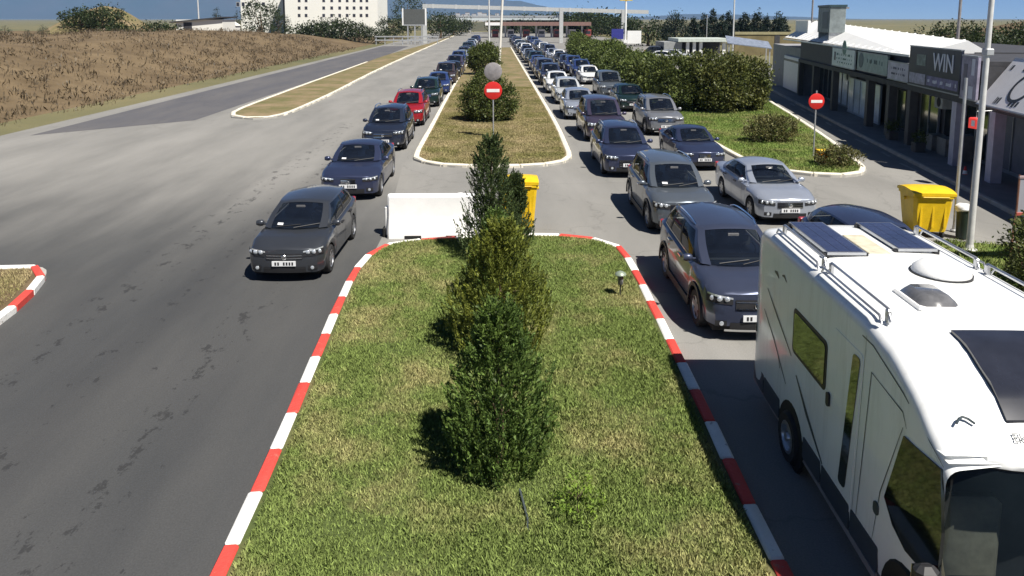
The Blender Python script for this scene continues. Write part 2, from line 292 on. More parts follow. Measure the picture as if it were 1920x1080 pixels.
# ------------------------------------------------------------------ ground, roads, terrain
def sheet(name, poly, z, mat, kind='structure', sub=None):
    me = bpy.data.meshes.new(name); me.from_pydata([(x, y, z) for x, y in poly], [], [tuple(range(len(poly)))])
    bm = bmesh.new(); bm.from_mesh(me); bmesh.ops.recalc_face_normals(bm, faces=bm.faces)
    for f in bm.faces:
        if f.normal.z < 0: f.normal_flip()
    bm.to_mesh(me); bm.free(); o = link(name, me, mat); return props(o, kind=kind)
sheet('ground', [(-9500, -60), (9500, -60), (9500, 9000), (-9500, 9000)], -.03, M['ground'])
sheet('road', [(-25, -15), (30, -15), (34, 70), (36, 120), (34, 330), (-24.5, 330), (-24.5, 60)], 0, M['asphalt'])
sheet('left_road', [(-25, -15), (-3.0, -15), (-3.0, 19.8), (-3.6, 29), (-4, 42), (-12, 42), (-25, 36)], .004, M['asphalt_dark'])
sheet('side_road', [(-23.2, 37.5), (-17.2, 43), (-17.0, 120), (-18.0, 160), (-23.5, 160)], .004, M['asphalt_far'])

mk = MB()
for k in range(9):
    y = 24.5 + k * 3.1; x = 15.55 + (y - 24.5) * .185
    mk.add([(x, y, .006), (x + .13, y, .006), (x + .13 + .26, y + 1.5 + .3 * math.sin(k * 2.3), .006), (x + .26, y + 1.5 + .3 * math.sin(k * 2.3), .006)], [(0, 1, 2, 3)])
props(mk.build('road_marking', pmat('worn_white_line', (.42, .41, .38), .8, col2=(.22, .215, .20), vscale=5, world=True)), kind='structure')
def catmull(pts, step):
    out = []
    P = [Vector((p[0], p[1])) for p in pts]
    for i in range(len(P) - 1):
        p0, p1, p2, p3 = P[max(i - 1, 0)], P[i], P[i + 1], P[min(i + 2, len(P) - 1)]; n = max(2, int((p2 - p1).length / step))
        for k in range(n):
            t = k / n; out.append(.5 * ((2 * p1) + (p2 - p0) * t + (2 * p0 - 5 * p1 + 4 * p2 - p3) * t * t + (3 * p1 - p0 - 3 * p2 + p3) * t ** 3))
    out.append(P[-1]); return out
def stone_mesh(name, ln, w, h, seed):
    r = random.Random(seed); m = MB(); m.box(-w / 2, w / 2, -ln / 2 + .006, ln / 2 - .006, -.05, h, bev=.022)
    m.v = [(x + r.uniform(-.006, .006), y + r.uniform(-.005, .005), z + r.uniform(-.005, .005)) for x, y, z in m.v]
    return m.mesh(name, 40)
def kerb(name, line, ln, w, h, mats, start=0.0, limit=10 ** 9, label=None):
    """a kerb: a bedding strip (structure) whose stones are parts"""
    pts = [Vector((p[0], p[1])) for p in line]; seg = [0]
    for i in range(len(pts) - 1): seg.append(seg[-1] + (pts[i + 1] - pts[i]).length)
    def pos(s):
        for i in range(len(pts) - 1):
            if s <= seg[i + 1] or i == len(pts) - 2: return pts[i] + (pts[i + 1] - pts[i]) * ((s - seg[i]) / max(1e-6, seg[i + 1] - seg[i]))
    bed = MB(); n = len(pts); L = []; R = []
    for i, p in enumerate(pts):
        d = (pts[min(i + 1, n - 1)] - pts[max(i - 1, 0)]).normalized(); q = Vector((-d.y, d.x)); L.append((p.x + q.x * w * .42, p.y + q.y * w * .42)); R.append((p.x - q.x * w * .42, p.y - q.y * w * .42))
    bed.grid([[(a[0], a[1], h - .05) for a in L], [(a[0], a[1], h - .05) for a in R]]); bed.grid([[(a[0], a[1], -.02) for a in L], [(a[0], a[1], h - .05) for a in L]]); bed.grid([[(a[0], a[1], -.02) for a in R], [(a[0], a[1], h - .05) for a in R]])
    b = props(bed.build(name, M['concrete']), kind='structure')
    meshes = []
    for mi, mt in enumerate(mats):
        for k in range(3): me = stone_mesh('kerb_stone', ln, w, h, k * 7 + mi); me.materials.append(mt); meshes.append(me)
    s = start; k = 0
    while s + ln < seg[-1] + .02:
        a, c = pos(max(0, s)), pos(s + ln); d = c - a; mid = (a + c) / 2
        o = bpy.data.objects.new('kerb_stone', meshes[(k % len(mats)) * 3 + random.randrange(3)]); COL.objects.link(o); o.parent = b
        o.location = (mid.x, mid.y, random.uniform(-.004, .004)); o.rotation_euler = (0, 0, math.atan2(d.y, d.x) - math.pi / 2 + random.uniform(-.012, .012)); o.scale = (1, d.length / ln, 1)
        s += ln; k += 1
    return b
def inset(poly, d):
    n = len(poly); out = []; P = [Vector(p) for p in poly]; area = sum(P[i].x * P[(i + 1) % n].y - P[(i + 1) % n].x * P[i].y for i in range(n)); sg = 1 if area > 0 else -1
    for i in range(n):
        t = (P[(i + 1) % n] - P[i - 1]).normalized(); out.append(P[i] + Vector((-t.y, t.x)) * d * sg)
    return out
def lawn(name, poly, z, mat, dome=.05):
    """an island top: rim at z, slightly domed inside"""
    m = MB(); rings = [[(p.x, p.y) for p in inset(poly, .05)], [(p.x, p.y) for p in inset(poly, .7)]]
    n = len(poly); vs = [(x, y, z) for x, y in rings[0]] + [(x, y, z + dome) for x, y in rings[1]]
    m.add(vs, [(i, (i + 1) % n, n + (i + 1) % n, n + i) for i in range(n)] + [tuple(range(n, 2 * n))])
    o = m.build(name, mat); me = o.data
    for p in me.polygons:
        if p.normal.z < 0: me.flip_normals(); break
    return props(o, kind='structure')
def inside(poly, X, Y):
    r = np.zeros(len(X), bool); n = len(poly); j = n - 1
    for i in range(n):
        xi, yi, xj, yj = poly[i][0], poly[i][1], poly[j][0], poly[j][1]
        c = ((yi > Y) != (yj > Y)) & (X < (xj - xi) * (Y - yi) / (yj - yi + 1e-9) + xi); r ^= c; j = i
    return r
def blades(name, poly, z, dens, h, mat, label, ymin=None, ymax=None, w=.0075):
    xs = [p[0] for p in poly]; ys = [p[1] for p in poly]; y0 = ymin if ymin else min(ys); y1 = ymax if ymax else max(ys)
    n = int((max(xs) - min(xs)) * (y1 - y0) * dens); X = rng.uniform(min(xs), max(xs), n); Y = rng.uniform(y0, y1, n)
    # clumped: keep where a cheap wave field is high
    g = rng.random((97, 97)); fx, fy = (X * 1.7) % 96, (Y * 1.3) % 96; ix, iy = fx.astype(int), fy.astype(int); tx, ty = fx - ix, fy - iy
    f = (g[ix, iy] * (1 - tx) + g[ix + 1, iy] * tx) * (1 - ty) + (g[ix, iy + 1] * (1 - tx) + g[ix + 1, iy + 1] * tx) * ty
    keep = inside(poly, X, Y) & (rng.random(n) < .35 + .9 * f); X = X[keep]; Y = Y[keep]; f = f[keep]; n = len(X)
    H = h * rng.uniform(.4, 1.25, n) * (.65 + .7 * f); a = rng.uniform(0, 2 * np.pi, n); ln = rng.uniform(.2, .9, n) * H; b = rng.uniform(0, 2 * np.pi, n)
    dx, dy = np.cos(a) * w, np.sin(a) * w; ox, oy = np.cos(b) * ln, np.sin(b) * ln
    V = np.stack([np.stack([X - dx, Y - dy, np.full(n, z)], 1), np.stack([X + dx, Y + dy, np.full(n, z)], 1), np.stack([X + ox * .45 + dx * .6, Y + oy * .45 + dy * .6, z + H * .65], 1), np.stack([X + ox, Y + oy, z + H], 1)], 1).reshape(-1, 3)
    F = np.arange(n * 4).reshape(-1, 4); o = link(name, mesh_np(name, V, F, 4), mat); return props(o, label, 'grass', kind='stuff')

# near median, red and white kerb
nm = [(-2.80, 1.0), (-2.84, 6.0), (-2.90, 9.0), (-3.02, 12.0), (-3.12, 14.5), (-3.15, 16.3), (-3.02, 17.7), (-2.6, 18.5), (-1.7, 18.85), (0, 19.15), (1.2, 19.2), (1.95, 19.1), (2.6, 18.8), (3.05, 18.3), (3.20, 17.4), (3.18, 14.9), (3.12, 12.0), (3.05, 9.5), (2.98, 7.0), (2.95, 1.0)]
nml = catmull(nm, .3); kerb('kerb', nml, .915, .17, .15, [M['kerb_red'], M['kerb_white']], start=.11)
lawn('grass_median', [(p.x, p.y) for p in nml], .115, M['grass'], .012)
blades('grass', [(p.x, p.y) for p in inset(nml, .16)], .12, 7000, .062, M['blade'], 'short green and straw coloured lawn grass on the near median', ymin=5.5)
# mid island, whitewashed kerb
mi = [(-3.38, 150), (-3.4, 100), (-3.4, 60), (-3.32, 40), (-3.28, 31.6), (-3.05, 30.2), (-2.4, 29.4), (-1.5, 28.95), (.5, 28.8), (1.8, 29.0), (2.7, 29.6), (3.15, 30.7), (3.28, 34), (3.42, 42), (3.45, 60), (3.45, 100), (3.5, 150)]
mil = catmull(mi, 1.0); kerb('kerb', mil, 1.02, .22, .13, [M['kerb_old']])
lawn('grass_island', [(p.x, p.y) for p in mil], .105, M['drygrass'], .012)
blades('grass', [(p.x, p.y) for p in inset(mil, .2)], .12, 2200, .07, M['dryblade'], 'dry yellowish grass on the long middle island', ymin=29.0, ymax=62, w=.012)
# bottom-left island end
li = [(-9.2, 4), (-9.40, 12), (-9.55, 14.2), (-9.75, 15.2), (-10.02, 16.1), (-10.3, 16.7), (-10.7, 16.95), (-11.3, 16.9), (-13.5, 16.5), (-14.5, 15.5), (-14.5, 4)]
lil = catmull(li, .3); kerb('kerb', lil, .915, .17, .15, [M['kerb_white'], M['kerb_red']], start=.42); lawn('grass_island', [(p.x, p.y) for p in lil], .105, M['field'], .012)
blades('grass', [(p.x, p.y) for p in inset(lil, .2)], .12, 1500, .06, M['dryblade'], 'patchy dry grass on the island at the left edge', ymin=9)
# strip of grass left of the left carriageway
ls = [(-13.3, 300), (-13.3, 150), (-13.2, 100), (-12.9, 75), (-12.5, 58), (-12.6, 46), (-13.3, 43.5), (-14.6, 43.6), (-16.0, 46), (-16.4, 58), (-16.7, 88), (-16.9, 120), (-15.6, 160), (-14.6, 200), (-14.4, 300)]
lsl = catmull(ls, 1.5); kerb('kerb', [p for p in lsl][:int(len(lsl) * .62)], 1.5, .24, .14, [M['kerb_old']]); lawn('grass_strip', [(p.x, p.y) for p in lsl], .10, M['drygrass'], .04)
# right island
ri = [(10.35, 110), (10.35, 70), (10.3, 45), (10.25, 31), (10.5, 28.6), (11.2, 27.4), (12.4, 26.75), (13.4, 26.9), (14.1, 27.6), (14.5, 28.8), (14.95, 30.5), (15.9, 34.5), (17.3, 41.2), (18.6, 48), (20.3, 58), (21, 75), (21, 110)]
ril = catmull(ri, 1.0); kerb('kerb', ril, 1.02, .2, .14, [M['kerb_old']]); lawn('grass_island', [(p.x, p.y) for p in ril], .105, M['isle_green'], .012)
blades('grass', [(p.x, p.y) for p in inset(ril, .2)], .115, 900, .09, M['blade_verge'], 'green grass on the island in front of the shops', ymax=52, w=.013)
# right verge with soil under the lamp post
rv = [(11.1, 17.9), (11.4, 18.6), (12.6, 18.5), (14.5, 17.9), (17, 17.4), (17, 9), (9.8, 9), (9.9, 13), (10.4, 16.5)]
rvl = catmull(rv, .6); lawn('verge', [(p.x, p.y) for p in rvl], .035, M['isle_green'], .012); blades('grass', [(p.x, p.y) for p in rvl], .05, 900, .08, M['blade_verge'], 'weedy grass round the lamp post at the right', ymin=11, w=.01)

# left bank of dry soil
def terrain(name, x0, x1, y0, y1, nx, ny, fn, mat):
    m = MB(); m.grid([[(x0 + (x1 - x0) * i / nx, y0 + (y1 - y0) * j / ny, fn(x0 + (x1 - x0) * i / nx, y0 + (y1 - y0) * j / ny)) for j in range(ny + 1)] for i in range(nx + 1)])
    o = m.build(name, mat, smooth=60); return props(o, kind='structure')
def sst(a, b, x): t = min(1, max(0, (x - a) / (b - a))); return t * t * (3 - 2 * t)
def wob(x, y): return math.sin(x * .31 + 1.3 * math.sin(y * .17)) * .5 + math.sin(x * .83 + y * .61) * .25 + math.sin(x * 1.9 - y * 1.3) * .12
def bank(x, y):
    e = sst(-27, -46, x) * (3.6 + .5 * wob(x * .4, y * .4)); return -.4 + e * sst(250, 120, y) * sst(5, 20, y) + sst(-26, -28, x) * (.4 + .2 * wob(x, y) * sst(-28, -34, x))
terrain('bank', -140, -25.4, 5, 250, 90, 150, bank, M['field'])
hx = at(190, 40, 140)
def hill1(x, y): return -.6 + 8.4 * math.exp(-((x - hx.x) / 9.5) ** 2 - ((y - 140) / 16) ** 2) + .8 * wob(x * .5, y * .5)
terrain('hillock', hx.x - 40, hx.x + 40, 100, 185, 40, 40, hill1, M['drygrass'])
def hillR(x, y): return -1 + 7.5 * sst(44, 75, x) * sst(150, 90, y) * sst(0, 30, y) + .6 * wob(x * .3, y * .3)
terrain('wooded_rise', 36, 160, -10, 160, 50, 60, hillR, M['field'])
def hillF(x, y): return -1 + 7.0 * math.exp(-((x - 40) / 70) ** 2 - ((y - 420) / 50) ** 2) + .8 * wob(x * .1, y * .1)
M['scrub'] = pmat('scrub_hill', (.055, .065, .035), .9, col2=(.10, .085, .055), vscale=.12, world=True, bump=.5, bscale=.6)
terrain('far_rise', -60, 240, 330, 520, 50, 30, hillF, M['scrub'])
def mount(cx, sx, hgt, sd):
    def f(x, y):
        r = math.exp(-((y - 7600) / 520) ** 2); a = sum(h * math.exp(-((x - c) / s) ** 2) for c, s, h in zip(cx, sx, hgt))
        return -2 + r * a * (1 + .10 * math.sin(x * .004 + sd) + .05 * math.sin(x * .011 + y * .004) + .03 * math.sin(x * .027))
    return f
M['mountain'] = pmat('mountain_scrub', (.035, .055, .045), .95, col2=(.055, .06, .05), vscale=.002, world=True)
terrain('mountains', -9000, 5200, 6500, 8700, 170, 24, mount((-6600, -4200, -2200, -600, 500, 2300), (1500, 1300, 1200, 900, 420, 900), (420, 380, 330, 260, 70, 55), .5), M['mountain'])

# ------------------------------------------------------------------ cars
def lerp(a, b, t): return a + (b - a) * t
def interp(tab, y):
    if y <= tab[0][0]: return tab[0][1]
    for (a, va), (b, vb) in zip(tab, tab[1:]):
        if y <= b: t = (y - a) / (b - a); t = t * t * (3 - 2 * t) * .5 + t * .5; return va + (vb - va) * t
    return tab[-1][1]
def make_car(T):
    """T: body style table. Front of the car is at y = 0 looking towards -y; returns an Empty with parts."""
    L, Wd, H = T['L'], T['W'] / 2, T['H']; root = empty(T['name'])
    cw, cz, wt, rt, rb, rz = T['cowl'][0], T['cowl'][1], T['wt'], T['rt'], T['rb'][0], T['rb'][1]; belt0, belt1 = T['belt']; wr = T['wr']; sill = T['sill']
    fw_, rw_ = T['axles']; hood_f = T['hood']
    zc_tab = [(0, hood_f), (.14, hood_f + .055), (cw * .55, lerp(hood_f, cz, .72)), (cw, cz), (cw + .3, cz), (rb - .25, rz), (rb, rz), (L - .1, T['tail']), (L, T['tail'] - .05)]
    zs_tab = [(0, hood_f - .03), (.2, hood_f - .01), (cw * .6, lerp(hood_f, belt0, .8)), (cw, belt0), (rb - .3, belt1), (rb, belt1), (L - .1, T['tail'] - .02), (L, T['tail'] - .08)]
    w_tab = [(0, .80), (.10, .865), (.28, .935), (.6, .975), (1.1, .995), (L * .5, 1), (L - 1.1, .995), (L - .5, .97), (L - .2, .92), (L, .84)]
    def bulge_f(x, z): return .13 * (x / Wd) ** 2 + .035 + .20 * max(0, (z - .52)) ** 1.4 * .9 + .18 * max(0, .34 - z)
    def arch(y):
        z = sill + .03 * abs(math.sin(y)); R = T['R'] + .055
        for a in (fw_, rw_):
            d = abs(y - a)
            if d < R: z = max(z, T['R'] + math.sqrt(max(0, R * R - d * d)) * .98)
        return z
    ys = sorted(set([round(v, 3) for v in np.concatenate([np.linspace(0, .3, 4), np.linspace(.3, L - .3, int(L / .16)), np.linspace(L - .3, L, 4), *[a + (T['R'] + .055) * np.sin(np.linspace(-1.57, 1.57, 11)) for a in (fw_, rw_)]])]))
    rows = []
    for y in ys:
        w = interp(w_tab, y) * Wd; zc = interp(zc_tab, y); zs = interp(zs_tab, y); zb = arch(y)
        ring = [(0, zc), (.45 * w, zc - .012), (.72 * w, lerp(zc, zs, .45)), (.87 * w, zs + .0), (.955 * w, zs - .055)]
        za, zd = zs - .055, zb
        for f, k in ((.25, .985), (.45, 1.0), (.62, .992), (.8, .985), (1, .965)): ring.append((k * w, lerp(za, max(zd, .2), f) if zd < .45 else lerp(za, zd, f)))
        yy = y + (0 if y > 0 else 0); rows.append([(x, y + (bulge_f(x, z) if y == 0 else max(0, (bulge_f(x, z)) * (1 - y / .3)) if y < .3 else 0), z) for x, z in ring])
    body = MB()
    P = [[(-x, y, z) for x, y, z in reversed(r)] + list(r[1:]) for r in rows]; body.grid(P)
    for e, sgn in ((P[0], -1), (P[-1], 1)):     # front and rear faces
        n = len(e); h = n // 2; N = 9; G = []
        for k in range(h, n):
            x, y, z = e[k]; row = []
            for j in range(N):
                xx = lerp(-x, x, j / (N - 1)); row.append((xx, bulge_f(xx, z) if sgn < 0 else L + .06 * (1 - (xx / Wd) ** 2) + .10 * min(1, max(0, (T['tail'] - z) * 3)) * 0, z))
            row[0] = (-x, y, z); row[-1] = (x, y, z); G.append(row)
        body.grid(G)
    # greenhouse: side surfaces ruled between belt line and roof edge
    us = T['us']; nU = len(us)
    def B(u):
        y = lerp(cw - .05, rb, u); w = interp(w_tab, y) * Wd * .905; t = min(1, u / .12); s = min(1, (1 - u) / .15); return Vector((w * lerp(.86, 1, t ** .6) * lerp(.86, 1, s ** .6), y, interp(zs_tab, y) + .005 if u > .02 else cz + .0))
    def Rf(u):
        y = lerp(wt, rt, u); hh = H - .055 + .045 * math.sin(math.pi * min(1, max(0, u * .9 + .08))) - .05 * max(0, u - .6) ** 1.2 * T.get('drop', 1); s = 1 - .06 * (1 - min(1, u / .2)) - .08 * max(0, (u - .75) / .25)
        return Vector((wr * Wd * s, y, hh - .045))
    def SD(u, v):
        a, b = B(u), Rf(u); p = a.lerp(b, v); p.x += .035 * math.sin(math.pi * v); return p
    glass = {}
    vsplit = [0, .07, .30, .55, .80, .92, 1.0]
    win_mesh = []
    for i in range(nU - 1):
        u0, u1, kind = us[i][0], us[i + 1][0], us[i][1]
        for sx in (-1, 1):
            for a, b, isg in ((0, .07, 0), (.07, .92, 1), (.92, 1, 0)):
                n = 5 if isg else 1; g = []
                for q in range(n + 1):
                    v = lerp(a, b, q / n); row = []
                    for k in range(5):
                        p = SD(lerp(u0, u1, k / 4), v); row.append((sx * p.x, p.y, p.z))
                    g.append(row)
                if isg and kind == 'g':
                    m = MB(); m.grid([[(x - sx * .007, y, z) for x, y, z in r] for r in g]); win_mesh.append(m)
                elif kind == 'b' and isg: 
                    m = MB(); m.grid(g); win_mesh.append((m,))
                else: body.grid(g)
    # roof, windscreen, rear window
    N = 11
    def across(pf, crown, fwd):
        out = []
        for j in range(N):
            t = j / (N - 1) * 2 - 1; out.append((pf.x * t, pf.y + fwd * (1 - t * t), pf.z + crown * (1 - t * t)))
        return out
    roof = [across(Rf(u), .075, lerp(-.10, .06, u)) for u in np.linspace(0, 1, 10)]; body.grid(roof)
    def front(v):
        p = SD(0, v); return across(p, lerp(.0, .075, v), lerp(-.20, -.10, v))
    ws = [front(v) for v in np.linspace(.0, 1, 7)]; edge = lambda G: [r[1:-1] for r in G[1:-1]] if False else G
    m = MB(); m.grid([r for r in ws]); V = [[Vector(p) for p in r] for r in ws]
    scr = MB(); scr.grid([[tuple(Vector(r[j]) + Vector((0, .012, -.004))) for j in range(1, N - 1)] for r in [front(v) for v in np.linspace(.04, .95, 7)]])
    for j0, j1 in ((0, 1), (N - 2, N - 1)): body.grid([[r[j0], r[j1]] for r in ws])
    body.grid([front(v) for v in (.95, 1)])
    def rear(v):
        p = SD(1, v); return across(p, lerp(.0, .075, v), lerp(.10, .06, v))
    bk = MB(); bk.grid([[tuple(Vector(r[j]) - Vector((0, .012, .0))) for j in range(1, N - 1)] for r in [rear(v) for v in np.linspace(.12, .9, 6)]])
    for j0, j1 in ((0, 1), (N - 2, N - 1)): body.grid([[r[j0], r[j1]] for r in [rear(v) for v in np.linspace(0, 1, 6)]])
    body.grid([rear(v) for v in (0, .12)]); body.grid([rear(v) for v in (.9, 1)])
    bo = body.build('body', PAINT['navy'], root, smooth=38); bo.material_slots[0].link = 'OBJECT'; bo.material_slots[0].material = PAINT['navy']
    for m in win_mesh:
        if isinstance(m, tuple): m[0].build('pillar', M['black'], root, smooth=50)
        else: m.build('side_window', M['glass'], root, smooth=50)
    w_ = scr.build('windscreen', M['glass'], root, smooth=60); bk.build('rear_window', M['glass'], root, smooth=60)
    wp = MB(); a = front(.06)
    for s, x0 in ((1, -.5), (1, .12)):
        k0 = int((x0 + 1) / 2 * (N - 1)); p = Vector(front(.05)[k0]); q = Vector(front(.16)[min(N - 2, k0 + 4)]); wp.tube([p + Vector((0, -.02, .015)), q + Vector((0, -.02, .015))], .009, 5)
    props(wp.build('wipers', M['black'], w_), kind='stuff'); st_ = [[Vector(front(v)[j]) + Vector((0, .002, .012)) for j in (2, 3)] for v in (.12, .20)]; sk_ = MB(); sk_.grid(st_); sk_.build('sticker', M['plate'], w_)
    rm = MB(); pm = Vector(front(.80)[N // 2]); rm.box(pm.x - .11, pm.x + .11, pm.y - .012, pm.y + .012, pm.z - .03, pm.z + .03, bev=.01); rm.build('inner_mirror', M['smoke'], w_)
    ys_ = lerp(wt, rt, .22); zb_ = interp(zs_tab, ys_)
    for dy in (0, .85):
        for sx in (-.36, .36):
            se = MB(); se.box(sx - .23, sx + .23, ys_ + dy, ys_ + dy + .14, zb_ - .1, zb_ + .20, bev=.05); so_ = se.build('seat', M['seat'], root, smooth=50); hr = MB(); hr.box(sx - .13, sx + .13, ys_ + dy + .02, ys_ + dy + .11, zb_ + .22, min(zb_ + .37, H - .14), bev=.035); hr.build('headrest', M['seat'], so_, smooth=50)
    ds = MB(); ds.box(-Wd * .72, Wd * .72, cw + .16, cw + .50, cz - .03, cz + .035, bev=.03); do_ = ds.build('dashboard', M['black'], root); sw_ = MB(); sw_.lathe([(.15, -.012), (.17, 0), (.15, .012)], 14, 'y', c=(.36, cw + .62, cz + .06)); sw_.build('steering_wheel', M['black'], do_)
    ub = MB(); ub.box(-Wd * .80, Wd * .80, .22, L - .2, .17, max(.5, sill + .25)); ub.build('underbody', M['under'], root)
    # nose: lamps, grille, intake, plate
    def patch(x0, x1, zlo, zhi, off=.012, n=8, k=3, yw=None):
        m = MB(); G = []
        for i in range(k + 1):
            row = []
            for j in range(n + 1):
                x = lerp(x0, x1, j / n); zl, zh_ = zlo(x), zhi(x); z = lerp(zl, zh_, i / k); ax = abs(x) / Wd; yb = bulge_f(x, z)
                if ax > .80:      # wraps round the corner
                    for yy in np.linspace(0, 1.2, 60):
                        if interp(w_tab, yy) >= ax: yb = yy + max(0, bulge_f(x, z) * (1 - yy / .3)) if yy < .3 else yy; break
                row.append((x, yb - off, z))
            G.append(row)
        m.grid(G); return m
    hz = T['lamp_z']; hh = T['lamp_h']
    for s in (-1, 1):
        f_lo = lambda x: hz - hh * .5 + .05 * (abs(x) / Wd - .5); f_hi = lambda x: hz + hh * lerp(.15, .55, (abs(x) / Wd - .45) / .5)
        h = patch(s * .47 * Wd, s * .93 * Wd, f_lo, f_hi, .014).build('headlight', M['black'], root)
        for cxf in (.58, .72, .84):
            lens = MB(); x = s * cxf * Wd; lens.lathe([(0, -.02), (hh * .26, -.012), (hh * .30, .0)], 10, 'y', c=(x, bulge_f(x, hz) - .022 + (.05 if cxf > .8 else 0), hz + .01))
            lens.build('lens', M['lamp'], h, smooth=60)
        d = patch(s * .47 * Wd, s * .92 * Wd, lambda x: f_hi(x) - .022, lambda x: f_hi(x) + .012, .022, k=1); d.build('light_strip', M['lamp'], h)
        fg = patch(s * .58 * Wd, s * .80 * Wd, lambda x: .30, lambda x: .40, .012); fo = fg.build('fog_light', M['black'], root)
        fm = MB(); fm.lathe([(0, -.012), (.038, -.006), (.042, .0)], 10, 'y', c=(s * .68 * Wd, bulge_f(s * .68 * Wd, .35) - .018, .35)); fm.build('lens', M['lamp'], fo)
        tl = MB(); tl.box(s * Wd * .74 - .12, s * Wd * .74 + .10, L - .10, L + .05, T['tail'] - .22, T['tail'] - .04, bev=.02); tl.build('tail_light', M['redlamp'], root)
    gz0, gz1, gw = T['grille']
    g = patch(-gw * Wd, gw * Wd, lambda x: gz0, lambda x: gz1 + .02 * (1 - (x / Wd) ** 2), .012).build('grille', M['black'], root)
    bars = MB()
    for k in range(T['bars']):
        z = lerp(gz0 + .02, gz1 - .02, k / max(1, T['bars'] - 1)); b2 = patch(-gw * Wd * .97, gw * Wd * .97, lambda x: z - .009, lambda x: z + .009, .022, k=1); bars.add(b2.v, b2.f)
    props(bars.build('grille_bars', M['chrome'], g), kind='stuff')
    em = MB(); em.lathe([(0, -.012), (.05, -.008), (.058, .0)], 14, 'y', c=(0, bulge_f(0, (gz0 + gz1) / 2) - .03, (gz0 + gz1) / 2)); em.build('badge', M['chrome'], g)
    patch(-.52 * Wd, .52 * Wd, lambda x: .24, lambda x: .37, .010).build('intake', M['black'], root)
    pl = MB(); pl.box(-.26, .26, bulge_f(0, .45) - .035, bulge_f(0, .45) - .012, .405, .515); plo = pl.build('number_plate', M['plate'], root)
    pt = MB()
    for k in range(7):
        if k != 2: x = -.20 + k * .062; pt.box(x, x + .035, bulge_f(0, .45) - .039, bulge_f(0, .45) - .0355, .425, .495)
    props(pt.build('characters', M['black'], plo), kind='stuff')
    if T.get('skid'): patch(-.62 * Wd, .62 * Wd, lambda x: .205, lambda x: .245, .02, k=1).build('skid_plate', M['chrome'], root)
    # mirrors, handles, rails, arches
    for s in (-1, 1):
        p = SD(.06, .10); mm = MB(); n = 8
        for i in range(3): pass
        mm.lathe([(0, -.10), (.055, -.09), (.075, -.03), (.072, .05), (.04, .085), (0, .09)], 10, 'x', c=(0, 0, 0)); mm.v = [(x + s * (abs(p.x) + .14), y * .9 + p.y + .02, z + p.z + .03) for x, y, z in mm.v]
        mm.tube([(s * (abs(p.x) - .02), p.y + .02, p.z), (s * (abs(p.x) + .08), p.y + .02, p.z + .01)], .025, 6, 0)
        mo = mm.build('mirror', PAINT['navy'], root, smooth=60); mo.material_slots[0].link = 'OBJECT'; mo.material_slots[0].material = PAINT['navy']
        for y in T['handles']:
            hd = MB(); z = interp(zs_tab, y) - .13; hd.box(s * Wd * .985 - .02, s * Wd * .985 + .02, y, y + .2, z, z + .03)
            hd.build('door_handle', M['chrome'] if T.get('rails') else M['black'], root)
        sm = MB()
        for y in T['seams']:
            z1 = interp(zs_tab, y) - .06; zm = lerp(z1, .3, .45)
            sm.add([(s * (Wd * .987 + .004), y, z1 - .03), (s * (Wd * .987 + .004), y + .012, z1 - .03), (s * (Wd + .004), y + .012, zm), (s * (Wd + .004), y, zm), (s * (Wd * .978 + .004), y + .012, .32), (s * (Wd * .978 + .004), y, .32)], [(0, 1, 2, 3), (3, 2, 4, 5)])
        props(sm.build('door_seams', M['black'], root), kind='stuff')
        if T.get('rails'):
            r = MB(); pts = [Rf(u) for u in np.linspace(.10, .92, 9)]; r.tube([(s * (p.x - .04), p.y, p.z + (.03 if k in (0, 8) else .075)) for k, p in enumerate(pts)], .018, 6)
            r.build('roof_rail', M['chrome'], root, smooth=50)
        if T.get('clad'):
            for a in (fw_, rw_):
                r = MB(); R = T['R'] + .05; G = []
                for t in np.linspace(-.15, math.pi + .15, 15):
                    G.append([(s * (Wd * .99 + .012), a - math.cos(t) * q, max(.2, T['R'] + math.sin(t) * q)) for q in (R, R + .07)] + [(s * (Wd * .95), a - math.cos(t) * (R + .08), max(.2, T['R'] + math.sin(t) * (R + .08)))])
                r.grid(G); r.build('wheel_arch', M['black'], root, smooth=60)
            r = MB(); r.box(s * Wd * .985 - .02, s * Wd * .985 + .02, fw_ + T['R'] + .07, rw_ - T['R'] - .07, .22, .36); r.build('side_skirt', M['black'], root)
    R = T['R']
    for y in (fw_, rw_):
        for s in (-1, 1):
            w0 = empty('wheel', (s * (Wd - .13), y, R), parent=root)
            t = MB(); t.lathe([(R * .62, -.10), (R * .9, -.105), (R * .985, -.08), (R, -.03), (R, .03), (R * .985, .08), (R * .9, .105), (R * .62, .10)], 24, 'x'); t.build('tyre', M['tyre'], w0, smooth=40)
            q = MB(); q.lathe([(R * .64, s * .095), (R * .60, s * .10), (R * .56, s * .075)], 24, 'x'); q.lathe([(0, s * .085), (R * .15, s * .085), (R * .19, s * .06)], 12, 'x')
            for k in range(5):
                an = k * 2 * math.pi / 5 + .3; c_, sn = math.cos(an), math.sin(an)
                for off in (-.5, .5):
                    wq = .028; dx_ = off * .075
                    q.add([(s * .085, c_ * R * .12 - sn * (dx_ * .5 + e), sn * R * .12 + c_ * (dx_ * .5 + e)) for e in (-wq, wq)] + [(s * .088, c_ * R * .6 - sn * (dx_ + e * .8), sn * R * .6 + c_ * (dx_ + e * .8)) for e in (wq, -wq)], [(0, 1, 2, 3)])
            q.build('rim', M['rim'], w0, smooth=40)
            k = MB(); k.lathe([(0, s * .03), (R * .6, s * .03)], 16, 'x'); k.build('brake_disc', M['under'], w0)
    return root
UG = lambda a, b, c, d: [(0, 'p'), (.055, 'g'), (a, 'b'), (b, 'g'), (c, 'p'), (1, 'p')] if not d else [(0, 'p'), (.055, 'g'), (a, 'b'), (b, 'g'), (c, 'b'), (c + .035, 'g'), (d, 'p'), (1, 'p')]
